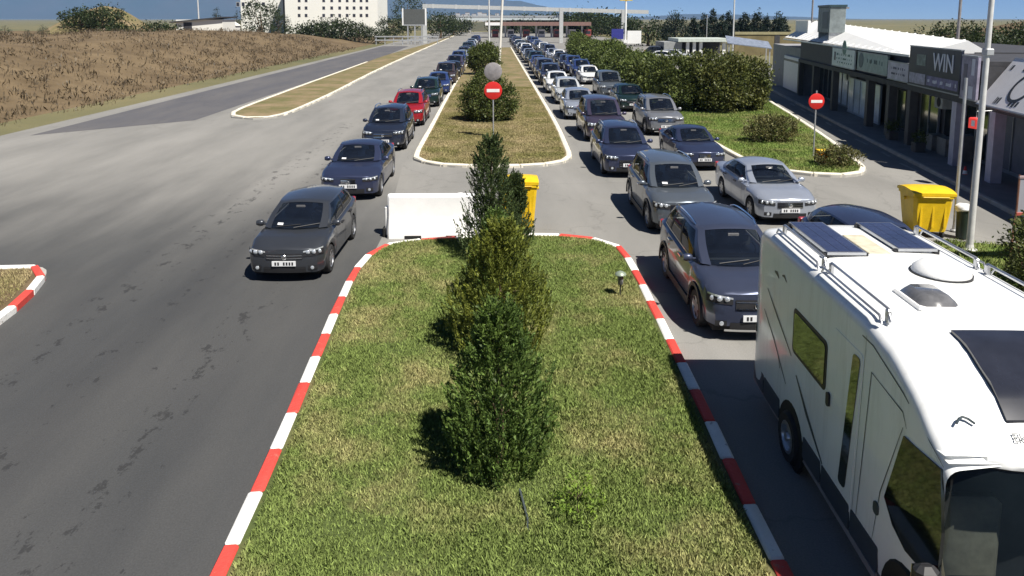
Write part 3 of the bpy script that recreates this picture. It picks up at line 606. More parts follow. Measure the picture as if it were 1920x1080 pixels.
STY = {
    'sedan': dict(name='car', L=4.62, W=1.80, H=1.45, cowl=(1.32, 1.00), wt=2.05, rt=3.30, rb=(4.02, 1.06), belt=(.945, 1.0), tail=1.03, hood=.76, wr=.70, sill=.25, R=.325, axles=(.88, 3.60), lamp_z=.665, lamp_h=.15, grille=(.52, .67, .40), bars=3, us=UG(.46, .50, .80, 0), handles=(2.15, 3.12), seams=(1.55, 2.5, 3.35), drop=1.6),
    'coupe_sedan': dict(name='car', L=4.66, W=1.82, H=1.43, cowl=(1.42, .98), wt=2.12, rt=3.28, rb=(4.12, 1.05), belt=(.93, .985), tail=1.03, hood=.74, wr=.70, sill=.23, R=.33, axles=(.80, 3.64), lamp_z=.655, lamp_h=.13, grille=(.46, .66, .24), bars=7, us=UG(.45, .49, .79, 0), handles=(2.25, 3.2), seams=(1.6, 2.6, 3.4), drop=1.8),
    'hatch': dict(name='car', L=4.22, W=1.78, H=1.48, cowl=(1.08, 1.00), wt=1.80, rt=3.55, rb=(4.05, 1.04), belt=(.95, 1.02), tail=1.00, hood=.77, wr=.71, sill=.24, R=.32, axles=(.82, 3.42), lamp_z=.69, lamp_h=.17, grille=(.55, .65, .45), bars=2, us=UG(.45, .49, .84, 0), handles=(1.95, 2.9), seams=(1.3, 2.3, 3.15), drop=1.0),
    'estate': dict(name='car', L=4.64, W=1.81, H=1.50, cowl=(1.25, 1.00), wt=1.98, rt=4.05, rb=(4.48, 1.04), belt=(.95, 1.02), tail=1.02, hood=.77, wr=.70, sill=.24, R=.325, axles=(.90, 3.58), lamp_z=.69, lamp_h=.16, grille=(.40, .60, .42), bars=4, us=UG(.36, .40, .66, .93), handles=(2.1, 3.05), seams=(1.5, 2.45, 3.3), drop=.7, rails=1),
    'suv': dict(name='car', L=4.35, W=1.81, H=1.64, cowl=(1.12, 1.10), wt=1.80, rt=3.72, rb=(4.18, 1.14), belt=(1.05, 1.14), tail=1.10, hood=.88, wr=.72, sill=.30, R=.345, axles=(.86, 3.42), lamp_z=.775, lamp_h=.17, grille=(.60, .76, .42), bars=2, us=UG(.38, .42, .68, .90), handles=(1.95, 2.9), seams=(1.35, 2.3, 3.15), drop=.7, rails=1, clad=1, skid=1),
    'offroad': dict(name='car', L=4.32, W=1.80, H=1.66, cowl=(1.15, 1.10), wt=1.78, rt=3.85, rb=(4.20, 1.12), belt=(1.05, 1.11), tail=1.10, hood=.90, wr=.73, sill=.32, R=.35, axles=(.84, 3.50), lamp_z=.80, lamp_h=.17, grille=(.66, .82, .46), bars=5, us=UG(.37, .41, .68, .90), handles=(2.0, 2.9), seams=(1.4, 2.3, 3.15), drop=.5, rails=1, clad=1, skid=1)}
STY['mpv'] = dict(name='car', L=4.50, W=1.84, H=1.74, cowl=(.92, 1.10), wt=1.72, rt=4.0, rb=(4.38, 1.12), belt=(1.02, 1.12), tail=1.12, hood=.86, wr=.76, sill=.26, R=.33, axles=(.88, 3.62), lamp_z=.76, lamp_h=.20, grille=(.58, .68, .38), bars=2, us=UG(.36, .40, .68, .92), handles=(1.95, 2.9), seams=(1.25, 2.3, 3.2), drop=.6)
PROTO = {}; BUILT = {}
def car(style, X, Y, colour, label, group, rz=0.0, scale=1.0):
    if style not in BUILT: o = BUILT[style] = make_car(STY[style])
    else: o = copy_tree(BUILT[style])
    o.location = (X, Y, .001); o.rotation_euler = (0, 0, rz); o.scale = (scale, scale, scale)
    for ch in list(o.children):
        if ch.name.split('.')[0] == 'windscreen' and random.random() < .6 and len(BUILT) and o is not BUILT[style]:
            for g in list(ch.children):
                if g.name.split('.')[0] == 'sticker': bpy.data.objects.remove(g)
    for ch in o.children:
        if ch.name.split('.')[0] in ('body', 'mirror'): ch.material_slots[0].material = PAINT[colour]
    return props(o, label, 'car', group)
GL, GA, GB = 'cars queuing in the lane left of the middle island', 'cars queuing in the lane right of the middle island', 'cars queuing in the outer right lane'
# left lane
ORD = 'first second third fourth fifth sixth seventh eighth ninth tenth eleventh twelfth thirteenth fourteenth fifteenth sixteenth seventeenth eighteenth nineteenth twentieth twenty-first twenty-second twenty-third twenty-fourth twenty-fifth twenty-sixth twenty-seventh twenty-eighth twenty-ninth'.split()
left = [('hatch', 15.95, -4.62, 'charcoal', 'dark grey hatchback at the head of the left queue beside the red and white kerb'),
        ('coupe_sedan', 23.4, -4.65, 'navy', 'navy blue sedan with bright headlights, second in the left queue'),
        ('suv', 32.3, -4.85, 'night', 'dark blue off-road car with roof rails, third in the left queue, before the red car'),
        ('suv', 39.9, -4.75, 'red', 'dark red car, the only red one of the left queue'),
        ('offroad', 48.8, -4.55, 'green', 'very dark green car directly behind the red one in the left queue'),
        ('hatch', 57.0, -4.3, 'blue', 'dark blue car two places behind the red one in the left queue'),
        ('mpv', 65.6, -4.3, 'brown', 'dull brown car three places behind the red one in the left queue')]
for st, Y, X, c, lb in left: car(st, X, Y, c, lb, GL, random.uniform(-.015, .015), 1.0 if Y < 22 else 1.08)
cyc = ['black', 'plum', 'night', 'blue', 'silver', 'navy', 'white', 'charcoal', 'green', 'navy', 'silver', 'black', 'slate', 'white']; stc = ['hatch', 'mpv', 'sedan', 'suv', 'estate', 'offroad', 'coupe_sedan']
nice = {'black': 'black', 'plum': 'dark violet', 'night': 'blue-black', 'blue': 'blue', 'silver': 'silver', 'navy': 'navy', 'white': 'white', 'charcoal': 'charcoal', 'green': 'dark green', 'slate': 'slate grey', 'grey': 'grey', 'pearl': 'pale grey'}
Y = 72.5
for k in range(19):
    c = cyc[k % len(cyc)]; car(stc[k % 7], -4.3 + random.uniform(-.15, .15), Y, c, '%s car far up the left queue, %s behind the red car' % (nice[c], ORD[k + 3]), GL, random.uniform(-.02, .02), 1.09); Y += random.uniform(6.0, 7.3)
inner = [('suv', 12.65, 4.72, 'steel', 'steel blue compact off-road car right behind the white motorhome'),
         ('offroad', 19.3, 5.15, 'slate', 'slate grey boxy off-road car with roof rails, second behind the motorhome'),
         ('estate', 26.6, 5.0, 'navy', 'dark navy estate car, third behind the motorhome in the inner right lane'),
         ('mpv', 34.6, 5.35, 'plum', 'dark violet tall car, fourth behind the motorhome in the inner right lane'),
         ('hatch', 42.4, 5.05, 'silver', 'light silver car, fifth behind the motorhome in the inner right lane'),
         ('estate', 50.2, 5.2, 'pearl', 'pale grey car, sixth behind the motorhome in the inner right lane'),
         ('sedan', 57.6, 5.1, 'white', 'white saloon with dark glass, seventh behind the motorhome in the inner right lane'),
         ('offroad', 64.6, 5.1, 'navy', 'navy car, eighth behind the motorhome in the inner right lane')]
for st, Y, X, c, lb in inner: car(st, X, Y, c, lb, GA, random.uniform(-.012, .012), 1.03 if Y < 22 else 1.10)
Y = 71.2; cyc2 = ['navy', 'plum', 'blue', 'green', 'charcoal', 'silver', 'navy', 'white', 'black', 'pearl', 'green', 'navy', 'white']
for k in range(18):
    c = cyc2[k % len(cyc2)]; car(stc[(k * 3 + 1) % 7], 5.15 + random.uniform(-.15, .15), Y, c, '%s car far up the inner right lane, %s behind the motorhome' % (nice[c], ORD[k + 8]), GA, random.uniform(-.02, .02), 1.09); Y += random.uniform(6.0, 7.3)
outer = [('hatch', 13.5, 8.25, 'navy', 'dark navy car half hidden behind the white motorhome roof'),
         ('sedan', 20.2, 8.32, 'silver', 'silver-blue saloon in the outer right lane with dark grille, nose beside the motorhome'),
         ('coupe_sedan', 27.8, 8.05, 'navy', 'dark navy saloon with twin grille in the outer right lane beside the green island'),
         ('offroad', 36.4, 8.58, 'grey', 'silver grey off-road car in the outer right lane before the big bushes'),
         ('hatch', 46.0, 8.75, 'green', 'small dark green car in the outer right lane, fifth from the front'),
         ('mpv', 54.5, 8.75, 'slate', 'grey-blue tall family car in the outer right lane, sixth from the front'),
         ('hatch', 65.5, 8.65, 'white', 'small white car in the outer right lane beside the hedge')]
for st, Y, X, c, lb in outer: car(st, X, Y, c, lb, GB, random.uniform(-.012, .012), 1.0 if Y < 33 else 1.07)
Y = 72.0; cyc3 = ['blue', 'blue', 'navy', 'charcoal', 'white', 'silver', 'navy', 'slate', 'white', 'black', 'blue', 'silver']
for k in range(17):
    c = cyc3[k % len(cyc3)]; car(stc[(k * 2 + 3) % 7], 8.7 + random.uniform(-.2, .2), Y, c, '%s car far up the outer right lane, %s behind the small white car' % (nice[c], ORD[k]), GB, random.uniform(-.02, .02), 1.09); Y += random.uniform(6.0, 7.4)

# ------------------------------------------------------------------ foliage
def leaf_quads(C, N, ln, wd):
    """C centres, N growth directions, ln/wd arrays -> verts of kite-shaped leaves"""
    n = len(C); N = N / (np.linalg.norm(N, axis=1, keepdims=True) + 1e-9); r = rng.normal(size=(n, 3)); T = np.cross(N, r); T /= (np.linalg.norm(T, axis=1, keepdims=True) + 1e-9)
    a = C - N * (ln * .5)[:, None]; b = C + T * (wd * .5)[:, None] + N * (ln * .1)[:, None]; c = C + N * (ln * .5)[:, None]; d = C - T * (wd * .5)[:, None] + N * (ln * .1)[:, None]
    return np.stack([a, b, c, d], 1).reshape(-1, 3)
def crown_mesh(name, blobs, nclump, per, cr, leaf, up=.3, fill=.35, wr=.45, zmin=.02):
    """blobs: (cx,cy,cz,rx,ry,rz) ellipsoids; clumps sit mostly near the skin of their union"""
    B = np.array(blobs, float); wts = B[:, 3] * B[:, 4] * B[:, 5]; wts = wts ** .67; wts /= wts.sum(); C = []; O = []
    while sum(len(c) for c in C) < nclump:
        k = rng.choice(len(B), nclump, p=wts); d = rng.normal(size=(nclump, 3)); d /= np.linalg.norm(d, axis=1, keepdims=True)
        rr = np.where(rng.random(nclump) < fill, rng.random(nclump) ** .5 * .8, rng.uniform(.78, 1.06, nclump)); P = B[k, :3] + d * B[k, 3:] * rr[:, None]
        deep = np.zeros(nclump, bool)
        for q in range(len(B)): deep |= (((P - B[q, :3]) / B[q, 3:]) ** 2).sum(1) < .45
        ok = (P[:, 2] > zmin) & (~deep | (rng.random(nclump) < fill * .4)); C.append(P[ok]); O.append(d[ok])
    C = np.concatenate(C)[:nclump]; O = np.concatenate(O)[:nclump]; sz = rng.uniform(.6, 1.35, nclump)
    P = np.repeat(C, per, 0) + rng.normal(size=(nclump * per, 3)) * (cr * np.repeat(sz, per))[:, None] * .55
    D = np.repeat(O, per, 0) * .6 + rng.normal(size=(nclump * per, 3)) * .55; D[:, 2] += up; P[:, 2] = np.maximum(P[:, 2], zmin)
    n = len(P); ln = leaf * rng.uniform(.6, 1.3, n); V = leaf_quads(P, D, ln, ln * wr * rng.uniform(.7, 1.3, n)); return mesh_np(name, V, np.arange(n * 4).reshape(-1, 4), 4)
def wood(root, h, r, blobs, nl=6, name='trunk'):
    m = MB(); m.tube([(0, 0, -.05), (r * .3, 0, h * .3), (0, r * .3, h * .6), (0, 0, h)], [r, r * .8, r * .55, r * .2], 8); t = m.build(name, M['bark'], root, smooth=50)
    for k in range(nl):
        b = blobs[k % len(blobs)]; m = MB(); z0 = h * random.uniform(.15, .6); e = Vector((b[0] + random.uniform(-.5, .5) * b[3], b[1] + random.uniform(-.5, .5) * b[4], max(z0 + .1, b[2] + random.uniform(-.2, .5) * b[5]))); s_ = Vector((0, 0, z0)); m.tube([s_, s_.lerp(e, .5) + Vector((0, 0, .06 * h)), e], [r * .5, r * .32, r * .1], 6); m.build('limb', M['bark'], t, smooth=50)
def plant(name, loc, blobs, label, cat, mat, nclump, per, cr, leaf, group=None, up=.3, fill=.35, wr=.45, h=None, r=.06, nl=4, zmin=.02, woodname='trunk', crown='crown'):
    o = empty(name, loc); props(o, label, cat, group); me = crown_mesh(crown, blobs, nclump, per, cr, leaf, up, fill, wr, zmin); link(crown, me, mat, o)
    if cat in ('bush', 'shrub'):      # stray shoots break the outline
        B = np.array(blobs); ns = 46; k = rng.integers(0, len(B), ns); d = rng.normal(size=(ns, 3)); d[:, 2] = np.abs(d[:, 2]) + .5; d /= np.linalg.norm(d, axis=1, keepdims=True); p0 = B[k, :3] + d * B[k, 3:] * .9; L = B[k, 3:].mean(1) * rng.uniform(.15, .42, ns); t = rng.random((ns, 16)); P = p0[:, None] + d[:, None] * (L[:, None] * t)[..., None] + rng.normal(size=(ns, 16, 3)) * cr * .16
        P = P.reshape(-1, 3); D = np.repeat(d, 16, 0) + rng.normal(size=P.shape) * .5; l = leaf * rng.uniform(.6, 1.2, len(P)); V = leaf_quads(P, D, l, l * wr); props(link('shoots', mesh_np('shoots', V, np.arange(len(V)).reshape(-1, 4), 4), mat, o), kind='stuff')
    wood(o, h or max(b[2] for b in blobs), r, blobs, nl, woodname); return o
M['cypress'] = leafmat('cypress_leaf', (.165, .240, .052), (.070, .125, .032), 2.6, .55, .35)
M['cypress_light'] = leafmat('cypress_light_leaf', (.250, .270, .045), (.105, .140, .030), 2.6, .55, .35)
M['cypress_dark'] = leafmat('cypress_dark_leaf', (.105, .145, .048), (.045, .070, .026), 2.2, .5, .3)
M['bushleaf'] = leafmat('bush_leaf', (.135, .160, .042), (.055, .078, .022), 1.1, .5, .3)
M['bushbrown'] = leafmat('photinia_leaf', (.150, .150, .042), (.062, .088, .024), .8, .55)
M['shrubleaf'] = leafmat('shrub_leaf', (.19, .17, .065), (.09, .10, .035), 1.8, .5)
M['hedge'] = leafmat('hedge_leaf', (.165, .205, .052), (.070, .102, .028), .6, .55, .35)
M['pine'] = leafmat('pine_leaf', (.022, .038, .022), (.012, .022, .013), .6, .5, .1)
M['oak'] = leafmat('oak_leaf', (.045, .065, .020), (.022, .034, .012), .5, .5)
M['drybrush'] = leafmat('dry_brush', (.14, .105, .062), (.075, .058, .036), .8, .5, .1)
def plumes(n, per, h, R_of, ln, rad, leaf, tilt=.45, wr=.33, z0=.03, z1=.97):
    z = z0 * h + (z1 - z0) * h * rng.random(n) ** 1.15; a = rng.uniform(0, 2 * np.pi, n); R_ = np.array([R_of(q / h) for q in z]); f = np.where(rng.random(n) < .25, rng.uniform(.2, .6, n), rng.uniform(.62, 1.0, n)); o = np.stack([np.cos(a), np.sin(a), np.zeros(n)], 1)
    L = ln * rng.uniform(.55, 1.35, n) * np.clip(1.25 - .5 * z / h, .4, 1.2); d = o * (tilt * rng.uniform(.4, 1.5, n))[:, None] + rng.normal(size=(n, 3)) * .14; d[:, 2] += 1; d /= np.linalg.norm(d, axis=1, keepdims=True)
    tip = o * (R_ * f)[:, None] + np.stack([np.zeros(n), np.zeros(n), z], 1) + d * (L * .35)[:, None]; base = tip - d * L[:, None]
    t = rng.random((n, per)) ** .8; P = base[:, None, :] + d[:, None, :] * (L[:, None] * t)[:, :, None]; sp = rad * (1.05 - t) * rng.uniform(.5, 1.5, (n, 1)); P = P + rng.normal(size=P.shape) * sp[:, :, None] * .6
    D = d[:, None, :] + rng.normal(size=P.shape) * .42 + o[:, None, :] * .15; P = P.reshape(-1, 3); D = D.reshape(-1, 3); P[:, 2] = np.maximum(P[:, 2], .02); l = leaf * rng.uniform(.6, 1.4, len(P)); return leaf_quads(P, D, l, l * wr * rng.uniform(.7, 1.3, len(P)))
GC = 'conifers in a row along the near median'
def thuja(x, y, h, w, label, mat, seed, n=620, flat=.55):
    o = empty('conifer', (x, y, .12)); props(o, label, 'conifer', GC)
    def Rz(t): return w / 2 * max(.02, (1 - t) ** flat) * min(1, .55 + t * 2.4) * (1 + .10 * math.sin(seed * 9 + t * 11))
    V = plumes(int(n * .85), 52, h, Rz, h * .19, .075, .062); me = mesh_np('crown', V, np.arange(len(V)).reshape(-1, 4), 4); link('crown', me, mat, o); wood(o, h * .85, .05, [(0, 0, h * .4, w * .35, w * .35, h * .3)], 7); return o
thuja(.06, 8.95, 2.20, 1.80, 'bushy green conifer nearest to the camera on the grass median', M['cypress'], .3, 760)
thuja(.10, 12.3, 2.35, 2.25, 'yellow-green conifer standing second in the row on the median', M['cypress_light'], 1.1, 760)
thuja(.02, 14.6, 1.9, 1.5, 'low green conifer squeezed between the yellow-green and the tall dark conifer', M['cypress'], .8, 420)
thuja(-.06, 17.4, 3.0, 1.75, 'tall dark pointed conifer at the far end of the median', M['cypress_dark'], 2.0, 700)
thuja(.56, 18.1, 1.95, .95, 'narrow dark conifer in front of the yellow wheeled container', M['cypress_dark'], 2.7, 380)
GBu = 'bushes on the middle island'
plant('bush', (-.3, 41.6, .14), [(-.55, 0, 1.1, 1.05, 1, 1.15), (.65, 0, 1.05, .95, .9, 1.1), (0, .1, 1.75, 1.0, .9, 1.0), (0, -.2, .7, 1.4, .9, .7)], 'large round dark bush behind the no-entry sign on the middle island', 'bush', M['bushleaf'], 520, 22, .22, .15, GBu)
plant('bush', (-.95, 77, .14), [(0, 0, 1.3, 1.6, 1.3, 1.3), (.2, 0, 2.2, 1.3, 1.1, 1.0), (-.6, 0, 1.6, 1.1, 1, 1.2)], 'farther green bush on the middle island left of the leaning white pole', 'bush', M['bushleaf'], 420, 18, .3, .22, GBu)
plant('bush', (-.9, 112, .14), [(0, 0, .9, 1.1, 1, .9)], 'small distant bush near the far end of the middle island', 'bush', M['bushleaf'], 120, 14, .3, .25, GBu)
GR = 'tall bushes behind the green island'
for x, y, h, w, mt, lb in ((11.9, 46.5, 3.5, 1.9, 'bushleaf', 'dark green tall bush at the left end of the big bush group'), (13.8, 45.6, 3.6, 1.9, 'bushbrown', 'reddish green tall bush in the middle of the big bush group'), (15.6, 46.6, 3.3, 1.75, 'bushbrown', 'reddish green tall bush at the right end beside the shop lane')):
    plant('bush', (x, y, .13), [(0, 0, h * .42, w, w * .9, h * .42), (-w * .3, 0, h * .68, w * .7, w * .7, h * .32), (w * .35, -.1, h * .64, w * .65, w * .7, h * .32), (0, -.5, h * .3, w * .8, w * .7, h * .3)], lb, 'bush', M[mt], 620, 20, .28, .19, GR, r=.09)
plant('shrub', (12.85, 34.0, .14), [(-.5, 0, .5, .75, .6, .52), (.5, .1, .55, .8, .6, .55), (0, 0, .8, .7, .5, .35)], 'low rounded olive shrub on the green island', 'shrub', M['shrubleaf'], 300, 18, .17, .11)
plant('shrub', (13.35, 28.1, .13), [(-.35, 0, .3, .55, .5, .3), (.4, 0, .32, .5, .45, .33), (0, 0, .5, .5, .4, .3)], 'scraggly low shrub at the tip of the green island', 'shrub', M['shrubleaf'], 170, 16, .14, .09, fill=.2)
GH = 'hedge bushes along the outer right lane'
hy = 53.0; k = 0
while hy < 112:
    w = random.uniform(1.7, 2.3); h = random.uniform(1.9, 3.2) if hy < 70 else random.uniform(1.9, 3.9)
    plant('hedge_bush', (11.7 + random.uniform(-.3, .3) + (hy - 53) * .012, hy, .13), [(0, 0, h * .45, w * .85, w, h * .45), (random.uniform(-.4, .4), .3, h * .72, w * .6, w * .7, h * .28)], 'hedge bush, %s from the near end of the hedge beside the outer lane' % ORD[k], 'bush', M['hedge'] if k % 3 else M['bushleaf'], 300 if hy < 75 else 170, 18, .34, .24, GH, r=.07, nl=2); hy += w * 1.55; k += 1
plant('bush', (12.1, 14.6, .05), [(0, 0, .75, 1.3, 1.1, .8), (.9, .3, 1.0, 1.2, 1.0, .9), (-.5, .2, .9, .8, .8, .75), (1.6, -.6, .9, 1.2, 1, .85), (.3, -.9, .6, 1.2, .8, .6)], 'wide olive green bush at the right edge beside the motorhome', 'bush', M['bushbrown'], 800, 24, .16, .095, r=.06)
plant('weed', (.95, 7.9, .15), [(0, 0, .16, .28, .25, .2), (.1, .1, .3, .15, .15, .2)], 'bright green sapling weed in the grass before the nearest conifer', 'weed', leafmat('weed_leaf', (.20, .28, .04), (.12, .20, .03), 3), 40, 12, .08, .055, h=.4, r=.008, nl=3, woodname='stem', crown='leaves')
# ------------------------------------------------------------------ street furniture
def no_entry(x, y, h, label, plate2=None, k=1.0):
    o = empty('no_entry_sign', (x, y, .1)); props(o, label, 'road sign', 'no-entry signs')
    m = MB(); m.tube([(0, .03, -.1), (0, .03, h + (.85 if plate2 else .02))], .032, 8); m.build('post', M['steel'], o, smooth=60)
    zc = h - .42; m = MB(); m.lathe([(0, -.02), (.40 * k, -.02), (.425 * k, -.012), (.425 * k, .0), (0, .0)], 32, 'y', c=(0, 0, zc)); d = m.build('disc', M['red'], o, smooth=40)
    m = MB(); m.box(-.30 * k, .30 * k, -.028, -.021, zc - .075 * k, zc + .075 * k); m.build('white_bar', M['signwhite'], d)
    if plate2:
        m = MB(); m.lathe([(0, -.02), (.41, -.02), (.425, -.012), (.425, .0), (0, .0)], 32, 'y', c=(0, 0, zc + .90)); m.build('upper_disc', M['signgrey'], o, smooth=40)['label'] = 'plain grey-brown round plate above the no-entry disc'
    return o
no_entry(-.02, 35.2, 2.75, 'round red no-entry sign with a grey disc above it on the middle island', True)
no_entry(13.27, 30.2, 2.75, 'round red no-entry sign on the green island in front of the shops', None, .78)
def pole(name, x, y, h, r0, r1, label, mat, lean=(0, 0), base=0, arm=None, cat='pole', group=None):
    o = empty(name, (x, y, base)); props(o, label, cat, group); m = MB(); m.tube([(0, 0, -.1), (lean[0] * h * .5, lean[1] * h * .5, h * .5), (lean[0] * h, lean[1] * h, h)], [r0, (r0 + r1) / 2, r1], 12); m.build('shaft', mat, o, smooth=60)
    m = MB(); m.lathe([(r0 * 2.1, 0), (r0 * 2.1, .03), (r0 * 1.3, .05), (r0 * 1.05, .16)], 14, c=(0, 0, 0)); m.build('base_flange', mat, o)
    if arm:
        m = MB(); tp = Vector((lean[0] * h, lean[1] * h, h)); e = tp + Vector((arm, 0, .35)); m.tube([tp - Vector((0, 0, .1)), tp + Vector((arm * .3, 0, .25)), e], r1 * .7, 8); m.build('arm', mat, o, smooth=60)
        m = MB(); m.box(e.x - .1, e.x + (.6 if arm > 0 else .1) if arm > 0 else e.x + .1, e.y - .14, e.y + .14, e.z - .08, e.z + .06, bev=.03); m.build('lamp_head', M['steel'], o)
    return o
lp = pole('lamp_post', 11.95, 17.9, 9.0, .085, .05, 'tall grey street lamp post at the right beside the yellow container', M['paintpole'], (.008, 0), .03, -1.4, 'lamp post')
m = MB(); m.box(-.04, .16, -.10, .10, 4.9, 5.05, bev=.02); m.build('bracket', M['steel'], lp)
pole('lamp_post', .62, 86, 14, .17, .10, 'tall white lamp post leaning on the middle island behind the bush', pmat('pole_cream', (.74, .71, .64), .55, var=.08), (.055, 0), .1, 1.8, 'lamp post')
pole('lamp_post', -.85, 150, 13, .2, .12, 'thin grey lamp post far back on the middle island', M['paintpole'], (0, 0), .0, 1.8, 'lamp post')
m_ = at(374, 60, 190); pole('lamp_post', m_.x, 190, 16, .2, .12, 'pale lamp post at the left above the map of fields and sheds' if False else 'pale thin lamp post rising in front of the low white shed at the left', M['paintpole'], (0, 0), 0, None, 'lamp post')
m_ = at(1373, 110, 92); pole('lamp_post', m_.x, 92, 12.5, .11, .07, 'thin pale lamp post behind the big bushes', M['paintpole'], (0, 0), 0, None, 'lamp post')
m_ = at(1325, 60, 150); pole('lamp_post', m_.x, 150, 6.5, .12, .08, 'short grey post before the dark conifers on the right skyline', M['steel'], (0, 0), 0, None, 'pole')
for px, Yp, top, lb in ((1792, 52, -30, 'dark green mast rising behind the roof sign of the shops'), (1578, 85, 14, 'short dark mast with cross bar behind the white shop roof'), (1518, 85, -20, 'thin dark mast behind the rooftop cabinet')):
    a = at(px, 120, Yp); tz = at(px, top, Yp).z; o = pole('mast', a.x, Yp, tz, .12, .09, lb, M['signgrey'], (0, 0), 0, None, 'mast')
    if Yp == 85 and top > 0: m = MB(); m.box(-.5, .5, -.06, .06, tz - .15, tz + .05); m.build('crossbar', M['signgrey'], o)
# second pole sliver beside the lamp post
pole('pole', 12.62, 19.6, 4.2, .045, .04, 'thin pale pipe standing just right of the tall lamp post', M['steel'], (0, 0), .03, None, 'pole')
# water-filled barrier
def barrier():
    o = empty('barrier', (-1.60, 19.58, .0), -.01); props(o, 'long white plastic road barrier at the end of the near median', 'barrier'); L = 2.45; m = MB(); G = []
    prof = [(.30, .0), (.30, .20), (.22, .34), (.17, .62), (.16, 1.10), (.13, 1.14)]
    for x in (-L / 2, -L / 2 + .04, -.6, -.58, -.02, 0, .58, .6, L / 2 - .04, L / 2):
        e = .04 if abs(x) == L / 2 else 0; G.append([(x, -(d - e), z) for d, z in prof] + [(x, (d - e), z) for d, z in reversed(prof)])
    m.grid(G); n = len(prof) * 2
    m.add(G[0], [tuple(range(n))]); m.add(G[-1], [tuple(range(n))]); m.build('shell', M['whitepl'], o, smooth=30)
    for x in (-.55, .55): k = MB(); k.box(x - .22, x + .22, -.312, .312, .0, .09); k.build('fork_slot', M['under'], o)
    k = MB(); k.box(-L / 2 - .09, -L / 2 + .02, -.09, .09, .05, .82, bev=.02); k.build('end_lug', M['whitepl'], o)
    k = MB(); k.lathe([(.08, 1.135), (.08, 1.17), (0, 1.18)], 12, c=(.7, 0, 0)); k.build('filler_cap', M['whitepl'], o)
    k = MB(); k.box(-L / 2 - .16, -L / 2 - .06, -.14, .10, 0.005, .26, bev=.03); k.build('foot_weight', M['under'], o)
barrier()
# wheeled waste containers
def container(x, y, rz, w, d, h, label):
    o = empty('waste_container', (x, y, .0), rz); props(o, label, 'waste container', 'yellow waste containers'); z0 = .19
    m = MB(); P = []
    for z, k in ((z0, .80), (z0 + .12, .84), (h * .55, .92), (h * .86, .99), (h * .87, 1.05), (h * .93, 1.05)):
        hx, hy = w / 2 * k, d / 2 * k; b = .07; P.append([(-hx + b, -hy, z), (hx - b, -hy, z), (hx, -hy + b, z), (hx, hy - b, z), (hx - b, hy, z), (-hx + b, hy, z), (-hx, hy - b, z), (-hx, -hy + b, z), (-hx + b, -hy, z)])
    m.grid(P); m.add(P[0][:8], [tuple(range(8))]); m.build('tub', M['yellow'], o, smooth=30)
    for x0 in (-.3, 0, .3): k = MB(); k.box(x0 * w - .03, x0 * w + .03, -d / 2 * .93 - .012, -d / 2 * .85, z0 + .14, h * .82, bev=.01); k.build('rib', M['yellow'], o)
    lid = MB(); G = []
    for t in np.linspace(-1, 1, 9): G.append([(w / 2 * 1.07 * q, d / 2 * 1.07 * t, h * .935 + .16 * math.sqrt(max(0, 1 - (t * .92) ** 2)) * (1 - .25 * abs(q) ** 3)) for q in np.linspace(-1, 1, 7)])
    lid.grid(G); lid.grid([[(x_, y_, z_) for x_, y_, z_ in G[0]], [(x_, y_, h * .92) for x_, y_, z_ in G[0]]]); lid.grid([[r[0] for r in G], [(r[0][0], r[0][1], h * .92) for r in G]]); lid.grid([[r[-1] for r in G], [(r[-1][0], r[-1][1], h * .92) for r in G]])
    lo = lid.build('lid', M['yellow'], o, smooth=40)
    hb = MB(); hb.tube([(-w * .35, -d / 2 * 1.1, h * .9), (w * .35, -d / 2 * 1.1, h * .9)], .018, 6); hb.build('handle', M['yellow'], lo)
    for s in (-1, 1):
        if x < 5: pass
        k = MB(); k.lathe([(0, -.0), (.045, .0), (.045, .06), (0, .06)], 10, 'x', c=(s * (w / 2 * 1.02 + .0) - (.06 if s < 0 else 0), 0, h * .80)); k.build('trunnion', M['yellow'], o)
        for q in (-1, 1):
            wq = empty('castor', (s * w * .33, q * d * .30, .1), parent=o); k = MB(); k.lathe([(0, -.025), (.095, -.025), (.1, -.01), (.1, .01), (.095, .025), (0, .025)], 14, 'x'); k.build('wheel', M['tyre'], wq); k = MB(); k.box(-.04, .04, -.04, .04, .05, .13); k.build('fork', M['steel'], wq)
    return o
container(.66, 20.0, .02, 1.0, .85, 1.50, 'yellow wheeled waste container half hidden behind the dark conifers')
co_ = container(11.62, 19.35, -.10, 1.02, .95, 1.28, 'yellow wheeled waste container standing open on the asphalt near the lamp post')
# litter bin beside it
o = empty('litter_bin', (12.42, 18.95, 0)); props(o, 'slim dark green litter bin with a pale bag on top beside the yellow container', 'litter bin')
m = MB(); m.lathe([(.13, .03), (.15, .1), (.17, .75), (.18, .78), (.16, .78), (.14, .3), (0, .3)], 16); m.build('tub', pmat('bin_green', (.02, .035, .025), .5), o, smooth=40)
m = MB(); m.lathe([(.17, .76), (.21, .82), (.20, .90), (.12, .95), (0, .96)], 14); m.v = [(x + random.uniform(-.02, .02), y + random.uniform(-.02, .02), z + random.uniform(-.015, .015)) for x, y, z in m.v]; m.build('bag', M['plate'], o, smooth=50)
m = MB(); m.tube([(.22, 0, 0), (.22, 0, .85)], .02, 6); m.build('post', pmat('bin_post', (.22, .30, .12), .5), o)
# orange bin on the island
o = empty('litter_bin', (12.95, 28.7, .12)); props(o, 'small orange litter bin at the foot of the shop-side no-entry sign', 'litter bin')
m = MB(); m.box(-.17, .17, -.14, .14, .06, .52, bev=.03, tx=1.1, ty=1.1); m.build('bucket', M['orange'], o); m = MB(); m.box(-.20, .20, -.17, .17, .52, .56, bev=.01); m.build('rim', M['yellow'], o); m = MB(); m.tube([(-.2, .18, -.05), (-.2, .18, .62)], .025, 6); m.build('post', M['rust'], o)
